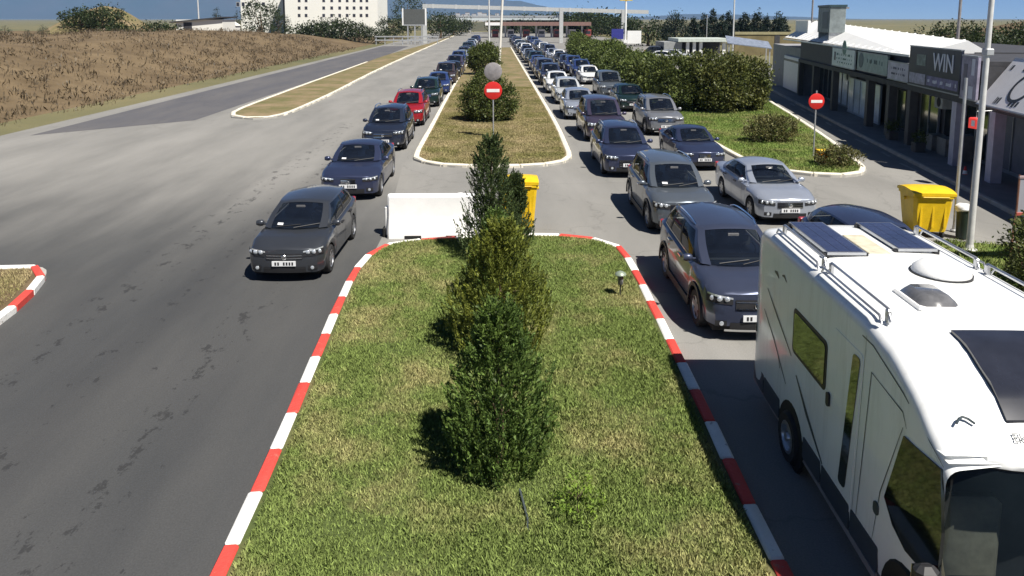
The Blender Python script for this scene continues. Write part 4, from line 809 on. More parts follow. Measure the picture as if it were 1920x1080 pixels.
# traffic cone
o = empty('traffic_cone', (17.3, 26.5, 0)); props(o, 'small red and white traffic cone in front of the shops', 'traffic cone')
m = MB(); m.box(-.15, .15, -.15, .15, .005, .03, bev=.01); m.build('foot', M['red'], o); m = MB(); m.lathe([(.11, .03), (.085, .15)], 16); m.build('lower_cone', M['red'], o, smooth=60); m = MB(); m.lathe([(.085, .15), (.06, .28)], 16); m.build('reflective_band', M['signwhite'], o, smooth=60); m = MB(); m.lathe([(.06, .28), (.03, .43), (.0, .435)], 16); m.build('tip', M['red'], o, smooth=60)
# garden stake lamp
o = empty('garden_light', (2.60, 14.75, .13)); props(o, 'small stake garden light in the grass beside the right kerb', 'garden light')
m = MB(); m.tube([(0, 0, 0), (0, 0, .25)], .016, 6); m.build('stake', M['black'], o); m = MB(); m.lathe([(.05, .24), (.06, .26), (.06, .44), (.05, .45), (0, .45)], 12); m.build('lantern', M['smoke'], o, smooth=40); m = MB(); m.lathe([(.12, .45), (.11, .48), (.04, .52), (0, .525)], 14); m.build('cap', pmat('light_cap', (.30, .36, .28), .4, .3), o, smooth=50)
# framed board on legs at the right
o = empty('sign_board', (12.25, 16.55, .04), .05); props(o, 'grey board in a rusty red frame on splayed tube legs at the right edge', 'sign board')
m = MB(); m.box(-.15, 1.6, -.012, .012, 1.32, 2.12); m.build('panel', pmat('board_grey', (.30, .30, .33), .5, var=.06), o)
for x0, x1, z0, z1, nm_ in ((-.19, 1.64, 2.12, 2.18, 'frame_top'), (-.19, 1.64, 1.25, 1.32, 'frame_bottom')): m = MB(); m.box(x0, x1, -.03, .03, z0, z1, bev=.008); m.build(nm_, pmat(nm_, (.34, .07, .05) if nm_ == 'frame_bottom' else (.30, .22, .22), .6, var=.3), o)
for x in (-.17, .62, 1.62): m = MB(); m.tube([(x, .0, 1.2), (x, .0, 2.2)], .022, 6); m.build('upright', M['rust'], o)
for pts in ([(-.17, 0, 1.3), (-.25, -.05, .95), (-.42, -.25, 0)], [(-.17, 0, 1.3), (-.25, -.05, .95), (-.14, -.35, 0)], [(1.62, 0, 1.3), (1.7, .1, 0)]): m = MB(); m.tube(pts, .024, 6); m.build('leg', M['rust'], o, smooth=60)
# red box lantern sign by the shops comes with the shop row below
# black hose lying in the grass
m = MB(); m.tube([(.30, 8.35, .16), (.33, 8.1, .175), (.37, 7.8, .17), (.36, 7.62, .165)], .015, 6); props(m.build('hose', pmat('hose_grey', (.055, .07, .075), .6), None, smooth=60), 'short grey hose end lying in the grass before the nearest conifer', 'hose')

# ------------------------------------------------------------------ motorhome
def motorhome():
    cm0 = pmat('cab_side_glass', (.008, .010, .010), .05, var=.3, vscale=2)
    A = .048; fr = Vector((-math.sin(A), -math.cos(A), 0)); rt = Vector((math.cos(A), -math.sin(A), 0)); o0 = Vector((3.96, 10.6, 0)); Wv = 2.2
    root = empty('motorhome', o0 + rt * (Wv / 2) + fr * 2.6, -A); props(root, 'large white motorhome with two solar panels on its roof at the right', 'motorhome')
    Lc = lambda x, u, z: (x - Wv / 2, -(u - 2.6), z)
    zt = [(-.28, 2.42), (-.22, 2.66), (-.05, 2.78), (.3, 2.82), (3.3, 2.82), (3.9, 2.74), (4.35, 2.56), (4.72, 2.30), (4.90, 2.12)]
    hw = [(-.28, 1.03), (-.15, 1.08), (0, 1.10), (3.6, 1.10), (4.4, 1.085), (4.9, 1.05)]
    def zroof(u): return interp(zt, u)
    def ring(u, zb=.36):
        w = interp(hw, u); z = zroof(u); r = .13; pts = [(w * .985, zb), (w, zb + .2), (w, 1.2), (w, z - r - .1)]
        for t in (0, .35, .7, 1.05, 1.4): pts.append((w - r + r * math.cos(t), z - r - .06 + r * math.sin(t)))
        pts += [(w * .6, z - .02), (w * .3, z - .004), (0, z)]
        full = [(-x, q) for x, q in pts] + [(x, q) for x, q in reversed(pts[:-1])]; return [(x, -(u - 2.6), q) for x, q in full]
    m = MB(); us_ = sorted(set(list(np.linspace(-.28, .3, 6)) + list(np.linspace(.3, 3.3, 10)) + list(np.linspace(3.3, 4.9, 12)))); G = [ring(u) for u in us_]; m.grid(G); n = len(G[0]); m.add(G[0], [tuple(range(n))]); m.build('body', M['white'], root, smooth=35)
    # cab: side skin in front of the habitation body, windscreen and nose
    m = MB(); n = 9; F = []
    fz = [(2.10, 4.90), (1.9, 5.02), (1.6, 5.20), (1.3, 5.36), (1.12, 5.46), (.95, 5.58), (.7, 5.66), (.4, 5.66), (.30, 5.60)]
    def fu(z, x): return np.interp(-z, [-q[0] for q in fz], [q[1] for q in fz]) - .30 * (x / 1.05) ** 4 - .06 * (x / 1.05) ** 2
    def fw2(z): return np.interp(-z, [-2.10, -1.6, -1.1, -.3], [1.04, 1.08, 1.09, 1.06])
    for z, u in fz: F.append([(x, -(fu(z, x) - 2.6), z) for x in np.linspace(-1, 1, 13) * fw2(z)])
    m.grid(F[4:]); 
    m.grid([[(x, -(4.9 - 2.6), 2.12) for x in np.linspace(-1.04, 1.04, 13)], F[0]])
    for s in (0, -1): m.grid([[r[s] for r in F], [(r[s][0] * 1.0, -(4.55 - 2.6), r[s][2]) for r in F]])
    m.build('cab', M['white'], root, smooth=40)
    ws = MB(); Wg = []
    for z in np.linspace(2.05, 1.10, 8): Wg.append([(x, -(fu(z, x) - 2.6) - .0, z) for x in np.linspace(-.985, .985, 15) * fw2(z)])
    ws.grid(Wg); wso = ws.build('windscreen', carglass('windscreen_glass', (.008, .012, .014), .45), root, smooth=60)
    lip = MB(); lip.grid([[(x, -(fu(2.1, x) - 2.6) - .05, 2.075) for x in np.linspace(-1.05, 1.05, 13)], [(x, -(fu(2.1, x) - 2.6) - .06, 2.12) for x in np.linspace(-1.06, 1.06, 13)], [(x, -(4.86 - 2.6), 2.165) for x in np.linspace(-1.05, 1.05, 13)]]); lip.build('brow', M['white'], root, smooth=60)
    for x in (-.45, .3): k = MB(); p = lambda x, z: Vector((x, -(fu(z, x) - 2.6) - .02, z)); k.tube([p(x, 1.12), p(x + .55, 1.25)], .014, 6); k.build('wiper', M['black'], wso)
    # dashboard clutter behind the glass is not visible; cab side windows, doors, seams: thin raised panels on the side
    def side(poly, name, mat, off, s=-1, th=.012, par=root):
        k = MB(); w = [(max(interp(hw, u), fw2(z) + .004) if u > 4.4 else interp(hw, u)) + off for u, z in poly]; a = [(s * q, -(u - 2.6), z) for q, (u, z) in zip(w, poly)]; b = [(s * (q - th - off), -(u - 2.6), z) for q, (u, z) in zip(w, poly)]; nn = len(poly)
        k.add(a + b, [tuple(range(nn)), tuple(range(nn, 2 * nn))] + [(i, (i + 1) % nn, nn + (i + 1) % nn, nn + i) for i in range(nn)]); return k.build(name, mat, par)
    def rrect(u0, u1, z0, z1, r=.06, sh=0):
        P = []
        for cu, cz, t0 in ((u1 - r, z1 - r, 0), (u0 + r, z1 - r, 90), (u0 + r, z0 + r, 180), (u1 - r, z0 + r, 270)):
            for t in (0, 30, 60, 90): q = math.radians(t0 + t); zz = cz + r * math.sin(q); P.append((cu + r * math.cos(q) + sh * (zz - z0), zz))
        return P
    for s in (-1, 1):
        wf = side(rrect(1.42, 2.52, 1.50, 2.10, .07), 'side_window', M['black'], .006, s); side(rrect(1.47, 2.47, 1.55, 2.05, .05), 'pane', M['glassgreen'], .014, s, par=wf)
        cw_ = side([(4.28, 2.00), (4.84, 2.03), (4.98, 1.55), (4.98, 1.05), (4.45, .98), (4.20, 1.05), (4.02, 1.22)], 'cab_window', cm0, .016, s)
    dr = side(rrect(2.55, 3.30, .50, 2.36, .06, .06), 'entrance_door', M['white'], .005); side(rrect(3.0, 3.17, .72, 2.30, .05, .12), 'door_window', M['glassgreen'], .013, par=dr); side(rrect(2.60, 2.68, 1.40, 1.56, .03), 'door_handle', M['black'], .03, par=dr)
    side(rrect(-.14, -.08, 1.1, 1.24, .028), 'marker_lamp', M['line'], .014)
    side(rrect(3.82, 3.92, .93, 1.06, .04), 'lock', M['line'], .014)
    def stroke(pts, w=.018, name='stripe'):
        k = MB(); a = []; 
        for i, (u, z) in enumerate(pts):
            d = Vector((pts[min(i + 1, len(pts) - 1)][0] - pts[max(i - 1, 0)][0], pts[min(i + 1, len(pts) - 1)][1] - pts[max(i - 1, 0)][1])).normalized(); ww = w * (.4 if i in (0, len(pts) - 1) else 1); a.append([(-(interp(hw, u) + .004), -(u + e * d.y * ww - 2.6), z - e * d.x * ww) for e in (-1, 1)])
        k.grid(a); k.build(name, M['line'], root)
    stroke([(.35, 1.95), (.8, 1.72), (1.40, 1.42)], .022); stroke([(.25, 1.6), (.7, 1.35), (1.25, .95)], .018); stroke([(1.6, 1.25), (2.0, .95), (2.55, .62)], .035); stroke([(.9, 1.2), (1.0, 1.05)], .02)
    stroke([(.62, 2.30), (.72, 2.30), (.80, 2.26)], .03, 'logo_mark'); stroke([(.92, 2.34), (1.0, 2.36), (1.10, 2.31)], .022, 'logo_mark')
    for pts in ([(3.45, .5), (3.52, 1.3), (3.60, 2.28), (4.22, 2.2), (4.30, 2.08)], [(4.24, 2.06), (3.92, 1.2), (3.82, .6)], [(3.36, .45), (3.45, 2.60)]): stroke(pts, .007, 'panel_seam')
    stroke([(-.25, 2.56), (3.6, 2.56), (4.2, 2.38), (4.86, 2.06)], .008, 'gutter_seam')
    # skirts, wheels
    for u0, u1 in ((-.22, .35), (.38, 1.05), (1.95, 2.5), (2.54, 3.3), (3.34, 3.95)): side(rrect(u0, u1, .34, .62, .03), 'skirt_panel', pmat('skirt', (.045, .055, .07), .35, var=.1), .008)
    side(rrect(-.25, 3.95, .27, .345, .02), 'sill', M['signgrey'], .02)
    for s in (-1, 1):
        for u in (1.5, 4.5):
            k = MB(); k.lathe([(0, 0), (.44, 0), (.47, -s * .03)], 24, 'x', c=(s * 1.106 if s < 0 else 1.106, -(u - 2.6), .36)); k.build('wheel_arch', M['under'], root)
            w0 = empty('wheel', (s * 1.05, -(u - 2.6), .34), parent=root); R = .34; t = MB(); t.lathe([(R * .6, -.1), (R * .9, -.105), (R, -.05), (R, .05), (R * .9, .105), (R * .6, .10)], 24, 'x'); t.build('tyre', M['tyre'], w0, smooth=40)
            q = MB(); q.lathe([(R * .63, s * .10), (R * .5, s * .105), (R * .45, s * .06), (R * .2, s * .07), (R * .16, s * .11), (0, s * .112)], 20, 'x'); q.build('rim', M['rim'], w0, smooth=30)
    # mirrors (big, bus style)
    for s in (-1, 1):
        k = MB(); k.tube([(s * 1.05, -(4.92 - 2.6), .90), (s * 1.20, -(4.96 - 2.6), .86), (s * 1.22, -(4.98 - 2.6), 1.0)], .03, 8); mo = k.build('mirror_arm', M['black'], root, smooth=60)
        k = MB(); k.box(s * 1.22 - .10, s * 1.22 + .10, -(5.08 - 2.6), -(4.94 - 2.6), .96, 1.28, bev=.045); mr_ = k.build('mirror', M['black'], mo); k = MB(); k.box(s * 1.22 - .08, s * 1.22 + .08, -(4.935 - 2.6), -(4.928 - 2.6), 1.0, 1.23); k.build('mirror_glass', M['chrome'], mr_)
    # driver's seat seen through the side is dark; headlights on the nose
    for s in (-1, 1): k = MB(); k.lathe([(0, -.02), (.1, -.01), (.11, .03)], 16, 'y', c=(s * .8, -(5.52 - 2.6), .72)); k.build('headlight', M['lamp'], root, smooth=50)
    k = MB(); k.box(-1.0, 1.0, -(4.28 - 2.6), -(4.22 - 2.6), .5, 2.05); k.build('bulkhead', M['seat'], root); k = MB(); k.box(-1.0, 1.0, -(5.28 - 2.6), -(4.80 - 2.6), .85, 1.06, bev=.05); db = k.build('dashboard', M['black'], root)
    for x, w, d in ((-.62, .22, .10), (-.1, .16, .12), (.35, .30, .08), (.7, .14, .14)): k = MB(); k.box(x - w / 2, x + w / 2, -(5.12 - 2.6), -(5.12 - d - 2.6), 1.062, 1.075 + d * .3, bev=.008); k.build('glint_piece', M['plate'], db)  # pale pieces added to imitate bright reflections in the windscreen
    for x in (-.55, .55): k = MB(); k.box(x - .27, x + .27, -(4.55 - 2.6), -(4.36 - 2.6), .6, 1.55, bev=.08); k.build('seat', M['stain'], root, smooth=50)
    # roof furniture
    def rz_(u): return zroof(u)
    for x0, x1, u0, u1 in ((.33, .82, .12, 1.55), (1.30, 1.80, .12, 1.38)):
        k = MB(); k.box(x0 - 1.1, x1 - 1.1, -(u1 - 2.6), -(u0 - 2.6), 2.835, 2.87); f = k.build('solar_panel', M['rim'], root)
        nu = 6; nx = 3
        for i in range(nu):
            for j in range(nx):
                a, b = u0 + .03 + (u1 - u0 - .06) * i / nu, u0 + .03 + (u1 - u0 - .06) * (i + 1) / nu - .006; c, d = x0 + .02 + (x1 - x0 - .04) * j / nx, x0 + .02 + (x1 - x0 - .04) * (j + 1) / nx - .006
                k = MB(); k.box(c - 1.1, d - 1.1, -(b - 2.6), -(a - 2.6), 2.866, 2.874); k.build('cell', M['solar'], f)
        for uu in (u0 + .05, u1 - .05):
            for xx in (x0, x1): k = MB(); k.box(xx - 1.1 - .03, xx - 1.1 + .03, -(uu - 2.6) - .04, -(uu - 2.6) + .04, 2.78, 2.85); k.build('foot', M['black'], f)
    k = MB(); k.box(.90 - 1.1, 1.18 - 1.1, -(1.45 - 2.6), -(.62 - 2.6), 2.815, 2.832, bev=.006); k.build('sealant_patch', M['stain'], root)
    k = MB(); k.lathe([(.31, 0), (.32, .04), (.305, .08), (.24, .14), (.13, .18), (0, .19)], 28, c=(1.42 - 1.1, -(2.16 - 2.6), 2.80)); k.build('satellite_dome', M['whitepl'], root, smooth=50)
    k = MB(); k.lathe([(.325, .0), (.335, .0), (.335, .035), (.322, .035)], 28, c=(1.42 - 1.1, -(2.16 - 2.6), 2.80)); k.build('dome_ring', M['black'], root)
    k = MB(); k.box(.58 - 1.1, 1.06 - 1.1, -(3.32 - 2.6), -(2.72 - 2.6), 2.80, 2.845, bev=.02); v = k.build('roof_vent', M['whitepl'], root); k = MB(); k.box(.62 - 1.1, 1.02 - 1.1, -(3.28 - 2.6), -(2.76 - 2.6), 2.845, 2.93, bev=.05, tx=.9, ty=.9); k.build('vent_lid', M['smoke'], v, smooth=50)
    sk = []
    for u in np.linspace(3.72, 4.64, 8): sk.append([((x - .15 * 0) , -(u - 2.6), interp(zt, u) + .028 + .02 * math.sin(math.pi * (u - 3.72) / .92) - .02 * (abs(x)) ** 2) for x in np.linspace(-.42, .30, 7)])
    k = MB(); k.grid(sk); k.grid([[r[0] for r in sk], [(r[0][0], r[0][1], r[0][2] - .06) for r in sk]]); k.grid([[r[-1] for r in sk], [(r[-1][0], r[-1][1], r[-1][2] - .06) for r in sk]]); k.grid([sk[0], [(a, b, c - .06) for a, b, c in sk[0]]]); k.grid([sk[-1], [(a, b, c - .06) for a, b, c in sk[-1]]]); k.build('skylight', pmat('skylight_dark', (.022, .024, .034), .12, var=.2, coat=.5), root, smooth=40)
    for s, xr in ((-1, -.92), (1, .92)):
        for u0, u1 in ((.35, 1.9), (2.0, 3.55)):
            r = MB(); r.tube([(xr, -(u0 - 2.6), 2.79), (xr, -(u0 + .06 - 2.6), 2.90), (xr, -(u1 - .06 - 2.6), 2.90), (xr, -(u1 - 2.6), 2.79)], .016, 6); ro = r.build('roof_rail', M['rim'], root, smooth=60)
            r = MB(); r.tube([(xr + s * .09, -(u0 - 2.6), 2.77), (xr + s * .09, -(u0 + .06 - 2.6), 2.84), (xr + s * .09, -(u1 - .06 - 2.6), 2.84), (xr + s * .09, -(u1 - 2.6), 2.77)], .014, 6); r.build('lower_bar', M['rim'], ro, smooth=60)
            for u in (u0 + .06, u1 - .06): r = MB(); r.box(xr - .025, xr + .025, -(u - 2.6) - .03, -(u - 2.6) + .03, 2.765, 2.90, bev=.01); r.build('rail_foot', M['rim'], ro)
    # marks on the front cap: arc logo and the start of the maker's script
    def cap(x, u): return Vector((x, -(u - 2.6), interp(zt, u) - .012 * 0 + .012))
    k = MB(); P = [cap(-.86 + .04 * i, 4.66 - .05 * math.sin(math.pi * i / 4)) for i in range(5)]; k.tube(P, .012, 5); k.build('arc_logo', M['line'], root)
    t = text_mesh('Eku', .11, .004); to = link('lettering', t, M['line'], root); nrm = Vector((0, -.62, .78)).normalized(); to.matrix_local = Matrix.Translation(cap(-.36, 4.765) + nrm * .004) @ Matrix(((1, 0, 0), (0, nrm.z, nrm.y), (0, -nrm.y, nrm.z))).to_4x4()
    return root
motorhome()

# ------------------------------------------------------------------ shop row
SO = Vector((16.2, 19.5, 0)); SA = -math.atan2(.18, .984)
MG = {}
def cm(name, col, rough=.6, **k):
    if name not in MG: MG[name] = pmat(name, col, rough, **k)
    return MG[name]
shop = empty('shop_row', SO, SA); props(shop, 'low row of shops with a white metal roof and shaded glass fronts at the right', 'building')
def sb(name, x0, x1, s0, s1, z0, z1, mat, par=shop, bev=0): m = MB(); m.box(x0, x1, s0, s1, z0, z1, bev=bev); return m.build(name, mat, par)
WALL = cm('shop_wall', (.20, .18, .165), .8, var=.2, vscale=1.2); DARK = cm('shop_dark', (.045, .045, .05), .7, var=.3); FR = cm('alu_frame', (.35, .37, .40), .4, metal=.4); SG = cm('shop_glass', (.02, .026, .028), .05, var=.5, vscale=.8, spec=.8, coat=.4)
sb('pavement', -.95, 1.5, -4, 44, -.02, .13, cm('shop_pavement', (.20, .195, .19), .85, var=.15, vscale=1.5))
sb('wall', 1.6, 9, -4, 36.2, .0, 4.2, WALL); sb('wall', .2, 7, 36.25, 47.5, .0, 3.6, cm('end_wall', (.28, .28, .29), .8, var=.12))
sb('canopy', -.02, 1.58, -4, 36.2, 2.62, 2.86, DARK); sb('fascia', .10, 1.58, 26.6, 36.2, 2.87, 4.30, cm('fascia_grey', (.075, .070, .075), .7, var=.15)); sb('fascia', .16, 1.58, 6.9, 26.55, 2.87, 4.12, DARK)
m = MB(); m.add([(.0, 13.7, 4.18), (.0, 41.8, 4.30), (2.3, 41.8, 5.62), (2.3, 13.7, 4.84), (3.3, 13.7, 4.25), (3.3, 41.8, 4.25)], [(0, 1, 2, 3), (3, 2, 5, 4), (0, 3, 4), (1, 5, 2)]); rf = m.build('roof', cm('white_roof', (.80, .80, .78), .45, var=.05, vscale=.6), shop)
for k in range(24): m = MB(); s0 = 14.0 + k * 1.18; a, b = Vector((.0, s0, 4.185 + (s0 - 13.7) * .0043)), Vector((2.3, s0, 4.84 + (s0 - 13.7) * .0278)); m.tube([a + Vector((0, 0, .02)), b + Vector((0, 0, .02))], .035, 4); m.build('seam_rib', MG['white_roof'], rf)
sb('gutter', -.10, .02, 13.7, 41.8, 4.10, 4.20, MG['white_roof'])
sb('roof', .2, 9, 6.9, 13.6, 4.13, 4.28, DARK); sb('roof', 1.62, 9, -4, 6.85, 4.21, 4.33, DARK); sb('roof', 2.6, 9, 13.65, 36.2, 4.21, 4.33, DARK)
for s0 in (-1.6, 2.0, 5.6, 8.72, 13.55, 16.3, 19.55, 26.5, 31.5, 36.0): sb('column', .02, .38, s0, s0 + .42, .13, 2.62, cm('column_paint', (.45, .44, .52), .6, var=.12) if s0 in (8.72, 5.6) else cm('column_dark', (.10, .095, .09), .7))
def shopfront(name, s0, s1, z1, n, glass=SG, frame=FR, x=1.45, door=None):
    w = empty(name, (0, 0, 0), parent=shop)
    for i in range(n):
        a, b = s0 + (s1 - s0) * i / n, s0 + (s1 - s0) * (i + 1) / n; m = MB(); m.box(x, x + .03, a + .05, b - .05, .25 if i != door else .15, z1 - .06); m.build('pane', glass, w)
        m = MB(); m.box(x - .04, x + .06, a, a + .055, .13, z1); m.build('frame', frame, w)
    m = MB(); m.box(x - .035, x + .055, s0, s1 + .05, z1 - .06, z1); m.build('head_frame', frame, w); m = MB(); m.box(x - .03, x + .05, s0 + .06, s1, .13, .25); m.build('sill', frame, w); return w
BD = cm('door_blue', (.52, .63, .76), .35, var=.25, vscale=1.4, coat=.3)
shopfront('window', 2.4, 5.4, 2.45, 3); shopfront('window', 6.05, 8.6, 2.45, 2, cm('grey_panel', (.15, .155, .19), .5)); shopfront('window', 9.2, 13.4, 2.5, 4); shopfront('window', 14.0, 16.2, 2.6, 2, cm('green_glass', (.035, .045, .02), .1, var=.6, vscale=1.5, coat=.4)); shopfront('window', 16.8, 19.4, 2.2, 2, cm('green_glass', (.03, .04, .02)), DARK)
shopfront('door', 20.3, 26.3, 2.25, 5, BD, cm('door_frame_blue', (.42, .48, .55), .4), .9, 2); shopfront('window', 27.0, 31.2, 2.4, 3, BD, FR); shopfront('window', -1.0, 1.8, 2.45, 2); shopfront('window', 32, 35.8, 2.3, 3)
m = MB(); m.box(.05, .18, 36.4, 41.8, .25, 2.85, bev=.02); wp_ = m.build('white_panel', cm('panel_white', (.74, .74, .80), .5, var=.04), shop); m = MB(); m.box(.035, .05, 36.4, 41.8, 2.45, 2.62); m.build('dark_band', M['line'], wp_)
for s0, w in ((9.6, .7), (10.8, .9), (12.2, .6)): sb('display_box', .55, 1.1, s0, s0 + w, .13, random.uniform(.8, 1.3), cm('display', (.24, .23, .21), .6, var=.3, vscale=3))
for s0, z0 in ((12.6, 2.05), (26.7, 2.1)):      # outdoor units of the air conditioning
    m = MB(); m.box(1.0, 1.44, s0, s0 + .85, z0 - .15, z0 + .42, bev=.02); ac = m.build('air_conditioner', cm('ac_white', (.55, .55, .53), .5), shop); m = MB(); m.lathe([(.0, -.004), (.20, -.004), (.22, .0)], 18, 'x', c=(.995, s0 + .36, z0 + .13)); m.build('fan_grille', DARK, ac)
# things standing on the shaded pavement
sm_ = Matrix.Translation(SO) @ Matrix.Rotation(SA, 4, 'Z')
def sw(x, s_, z): return sm_ @ Vector((x, s_, z))
def planter(s_, lb):
    o = empty('planter', sw(-.1, s_, .13), SA); props(o, lb, 'planter'); m = MB(); m.box(-.2, .2, -.25, .25, 0, .42, bev=.03, tx=1.1, ty=1.1); m.build('pot', cm('pot', (.09, .085, .08), .7), o)
    link('leaves', crown_mesh('leaves', [(0, 0, .6, .26, .3, .28)], 40, 10, .12, .1), M['bushleaf'], o)
planter(11.9, 'potted plant on the pavement below the dark shop sign with white letters'); planter(15.2, 'potted plant before the greenish shop window')
# signs on the fascia
def sign(name, s0, s1, z0, z1, mat, label, x=-.14, th=.10, cat='shop sign', frame=True, tilt=0):
    o = empty(name, sw(x, (s0 + s1) / 2, (z0 + z1) / 2), SA); props(o, label, cat, 'shop signs on the fascia'); w, h = (s1 - s0) / 2, (z1 - z0) / 2
    if tilt: o.rotation_euler = (0, tilt, SA); h = h / math.cos(tilt); o.location = sw(x + h * math.sin(tilt), (s0 + s1) / 2, (z0 + z1) / 2)
    m = MB(); m.box(0, th, -w, w, -h, h, bev=.01); m.build('panel', mat, o)
    if frame: 
        for a, b, c, d in ((-w, w, h - .03, h + .02), (-w, w, -h - .02, -h + .03)): m = MB(); m.box(-.015, th + .01, a, b, c, d); m.build('frame', FR, o)
    return o, w, h
def marks(o, w, h, rows, mat, xoff=-.006, seed=1, a0=-.85, a1=.85, thick=.5, name='lettering'):
    """lines of small unreadable lettering, as far as the photograph shows it"""
    r = random.Random(seed); m = MB()
    for zc, hh in rows:
        y = a0 * w
        while y < a1 * w:
            l = r.uniform(.5, 1.3) * hh * h; m.box(xoff, .0, y, min(y + l * thick, a1 * w), (zc - hh / 2 * r.uniform(.6, 1)) * h, (zc + hh / 2 * r.uniform(.6, 1)) * h); y += l * .75 + r.choice((0, 0, .12 * w))
    props(m.build(name, mat, o), kind='stuff')
def put_text(o, txt, size, y, z, mat, sx=1.0):
    t = text_mesh(txt, size, .008, .012); q = link('lettering', t, mat, o); q.matrix_local = Matrix.Translation((-.012, y, z)) @ Matrix(((0, 0, -1), (-1, 0, 0), (0, 1, 0))).to_4x4() @ Matrix.Diagonal((sx, 1, 1, 1)); return q
WHT = cm('lettering_white', (.62, .64, .72), .5, var=.1); INK = cm('lettering_dark', (.03, .035, .04), .5)
o, w, h = sign('shop_sign', 8.25, 13.5, 2.92, 4.62, cm('sign_night', (.018, .024, .045), .4, var=.3, vscale=.8), 'big dark blue shop sign reading WIN in tall pale letters'); put_text(o, 'WIN', 1.0, -1.05, .25, WHT, .98)
m = MB(); m.box(-.008, 0, .75, 1.75, .05, .52); m.build('picture_patch', cm('patch_green', (.16, .20, .18), .5, var=.5, vscale=4), o); m = MB(); m.box(-.008, 0, -2.5, .55, -.72, -.32); m.build('picture_band', cm('band_violet', (.15, .14, .26), .5, var=.5, vscale=3), o); m = MB(); m.box(-.008, 0, .7, 2.5, -.75, -.30); m.build('picture_band', cm('band_pale', (.34, .33, .42), .5, var=.6, vscale=3), o); marks(o, w, h, [(-.62, .18)], WHT, -.014, 5, -.9, .15)
o, w, h = sign('shop_sign', 6.85, 8.15, 2.86, 4.45, cm('sign_mauve', (.30, .28, .36), .5, var=.4, vscale=2), 'narrow mauve and white shop sign just right of the dark WIN sign'); m = MB(); m.box(-.008, 0, -.45, -.2, .1, .7); m.build('white_bar', WHT, o); m = MB(); m.box(-.008, 0, -.4, -.05, -.75, -.3); m.build('white_bar', WHT, o); m = MB(); m.box(-.008, 0, .15, .45, -.5, .5); m.build('grey_bar', cm('sign_bar', (.14, .13, .17), .5), o)
o, w, h = sign('shop_sign', -3.5, 6.75, 2.80, 4.42, cm('sign_bright', (.78, .76, .75), .5, var=.05), 'long white shop sign with black lettering at the right edge, tilted back to catch the sun', tilt=.62); marks(o, w, h, [(.62, .3)], INK, -.008, 11, -.95, .95); marks(o, w, h, [(-.72, .28)], INK, -.008, 12, -.95, .8)  # slope made up so the white face catches the sun
m = MB(); m.lathe([(.50, 0), (.62, 0), (.62, -.012), (.50, -.012)], 28, 'x', c=(0, 3.1, -.08)); m.build('ring_logo', INK, o)
for k in range(3): m = MB(); m.box(-.008, 0, .2 - .9, 2.0 - .9, .25 - k * .28, .37 - k * .28); m.build('black_stripe', INK, o)
o, w, h = sign('shop_sign', 21.8, 26.4, 2.98, 4.06, cm('sign_pale', (.78, .84, .80), .5, var=.12), 'pale green and white shop sign left of the grey-green one'); marks(o, w, h, [(.35, .28), (-.1, .22), (-.5, .2)], cm('lettering_green', (.12, .22, .19), .5), -.008, 3, -.8, .55); m = MB(); m.lathe([(0, -.012), (.42, -.012), (.42, 0)], 20, 'x', c=(0, -.3, .62)); m.build('green_emblem', cm('emblem_green', (.12, .24, .20), .5, var=.4, vscale=3), o); m = MB(); m.box(-.008, 0, 1.5, 1.8, -.2, .3); m.build('dark_mark', INK, o)
o, w, h = sign('shop_sign', 16.35, 21.2, 3.05, 4.02, cm('sign_greygreen', (.30, .38, .36), .5, var=.2), 'grey-green shop sign between the pale sign and the small grey sign'); marks(o, w, h, [(.15, .5)], cm('lettering_teal', (.07, .11, .12), .5), -.008, 8, -.7, .4); m = MB(); m.lathe([(0, -.012), (.40, -.012), (.40, 0)], 20, 'x', c=(0, 1.75, .05)); m.build('round_emblem', cm('emblem_slate', (.09, .13, .15), .5), o)
o, w, h = sign('shop_sign', 13.55, 16.25, 2.95, 3.80, cm('sign_lilac', (.48, .46, .54), .5, var=.25, vscale=2), 'small pale lilac shop sign left of the dark WIN sign'); marks(o, w, h, [(.3, .3), (-.3, .25)], cm('lettering_slate', (.10, .10, .15), .5), -.008, 9, -.7, .6)
o = empty('lantern_sign', sw(-.75, 5.2, 2.28), SA + .3); props(o, 'glowing red box sign hanging under the shop canopy at the right', 'hanging sign'); m = MB(); m.box(-.14, .14, -.20, .20, -.18, .18, bev=.03); bx = m.build('box', pmat('red_box', (.75, .07, .06), .4, var=.1, emit=(.30, .02, .015)), o); m = MB(); m.box(-.155, -.142, -.12, .03, -.10, .10); m.build('pale_mark', M['signwhite'], bx); m = MB(); m.tube([(0, 0, .18), (0, 0, .40), (.75, 0, .42)], .02, 6); m.build('bracket', M['steel'], o)
o = empty('rooftop_cabinet', sw(.75, 30.6, 4.35), SA); props(o, 'grey-green cabinet on legs standing on the shop roof edge', 'cabinet'); m = MB(); m.box(-.5, .5, -1.5, 1.5, .55, 2.2, bev=.03); m.build('box', cm('cabinet_side', (.20, .23, .23), .5, var=.3), o); m = MB(); m.box(-.55, .55, -1.56, 1.56, 2.2, 2.34); m.build('top', cm('cabinet_top', (.04, .07, .08), .4), o); m = MB(); m.box(-.515, -.5, -1.2, .2, .8, 1.9); m.build('louvre_panel', cm('cabinet_dark', (.09, .11, .12), .5), o)
for a in (-1.35, 1.35): m = MB(); m.box(-.45, .45, a - .06, a + .06, -.15, .55); m.build('leg', M['steel'], o)
o = empty('rooftop_board', sw(.9, 39.6, 4.3), SA); props(o, 'white blank board at the far end of the shop roof', 'board'); m = MB(); m.box(-.1, .1, -2.1, 2.1, .3, 1.35, bev=.02); m.build('panel', M['signwhite'], o)
for a in (-1.8, 1.8): m = MB(); m.box(.1, .2, a - .05, a + .05, -.3, 1.3); m.build('post', M['steel'], o)
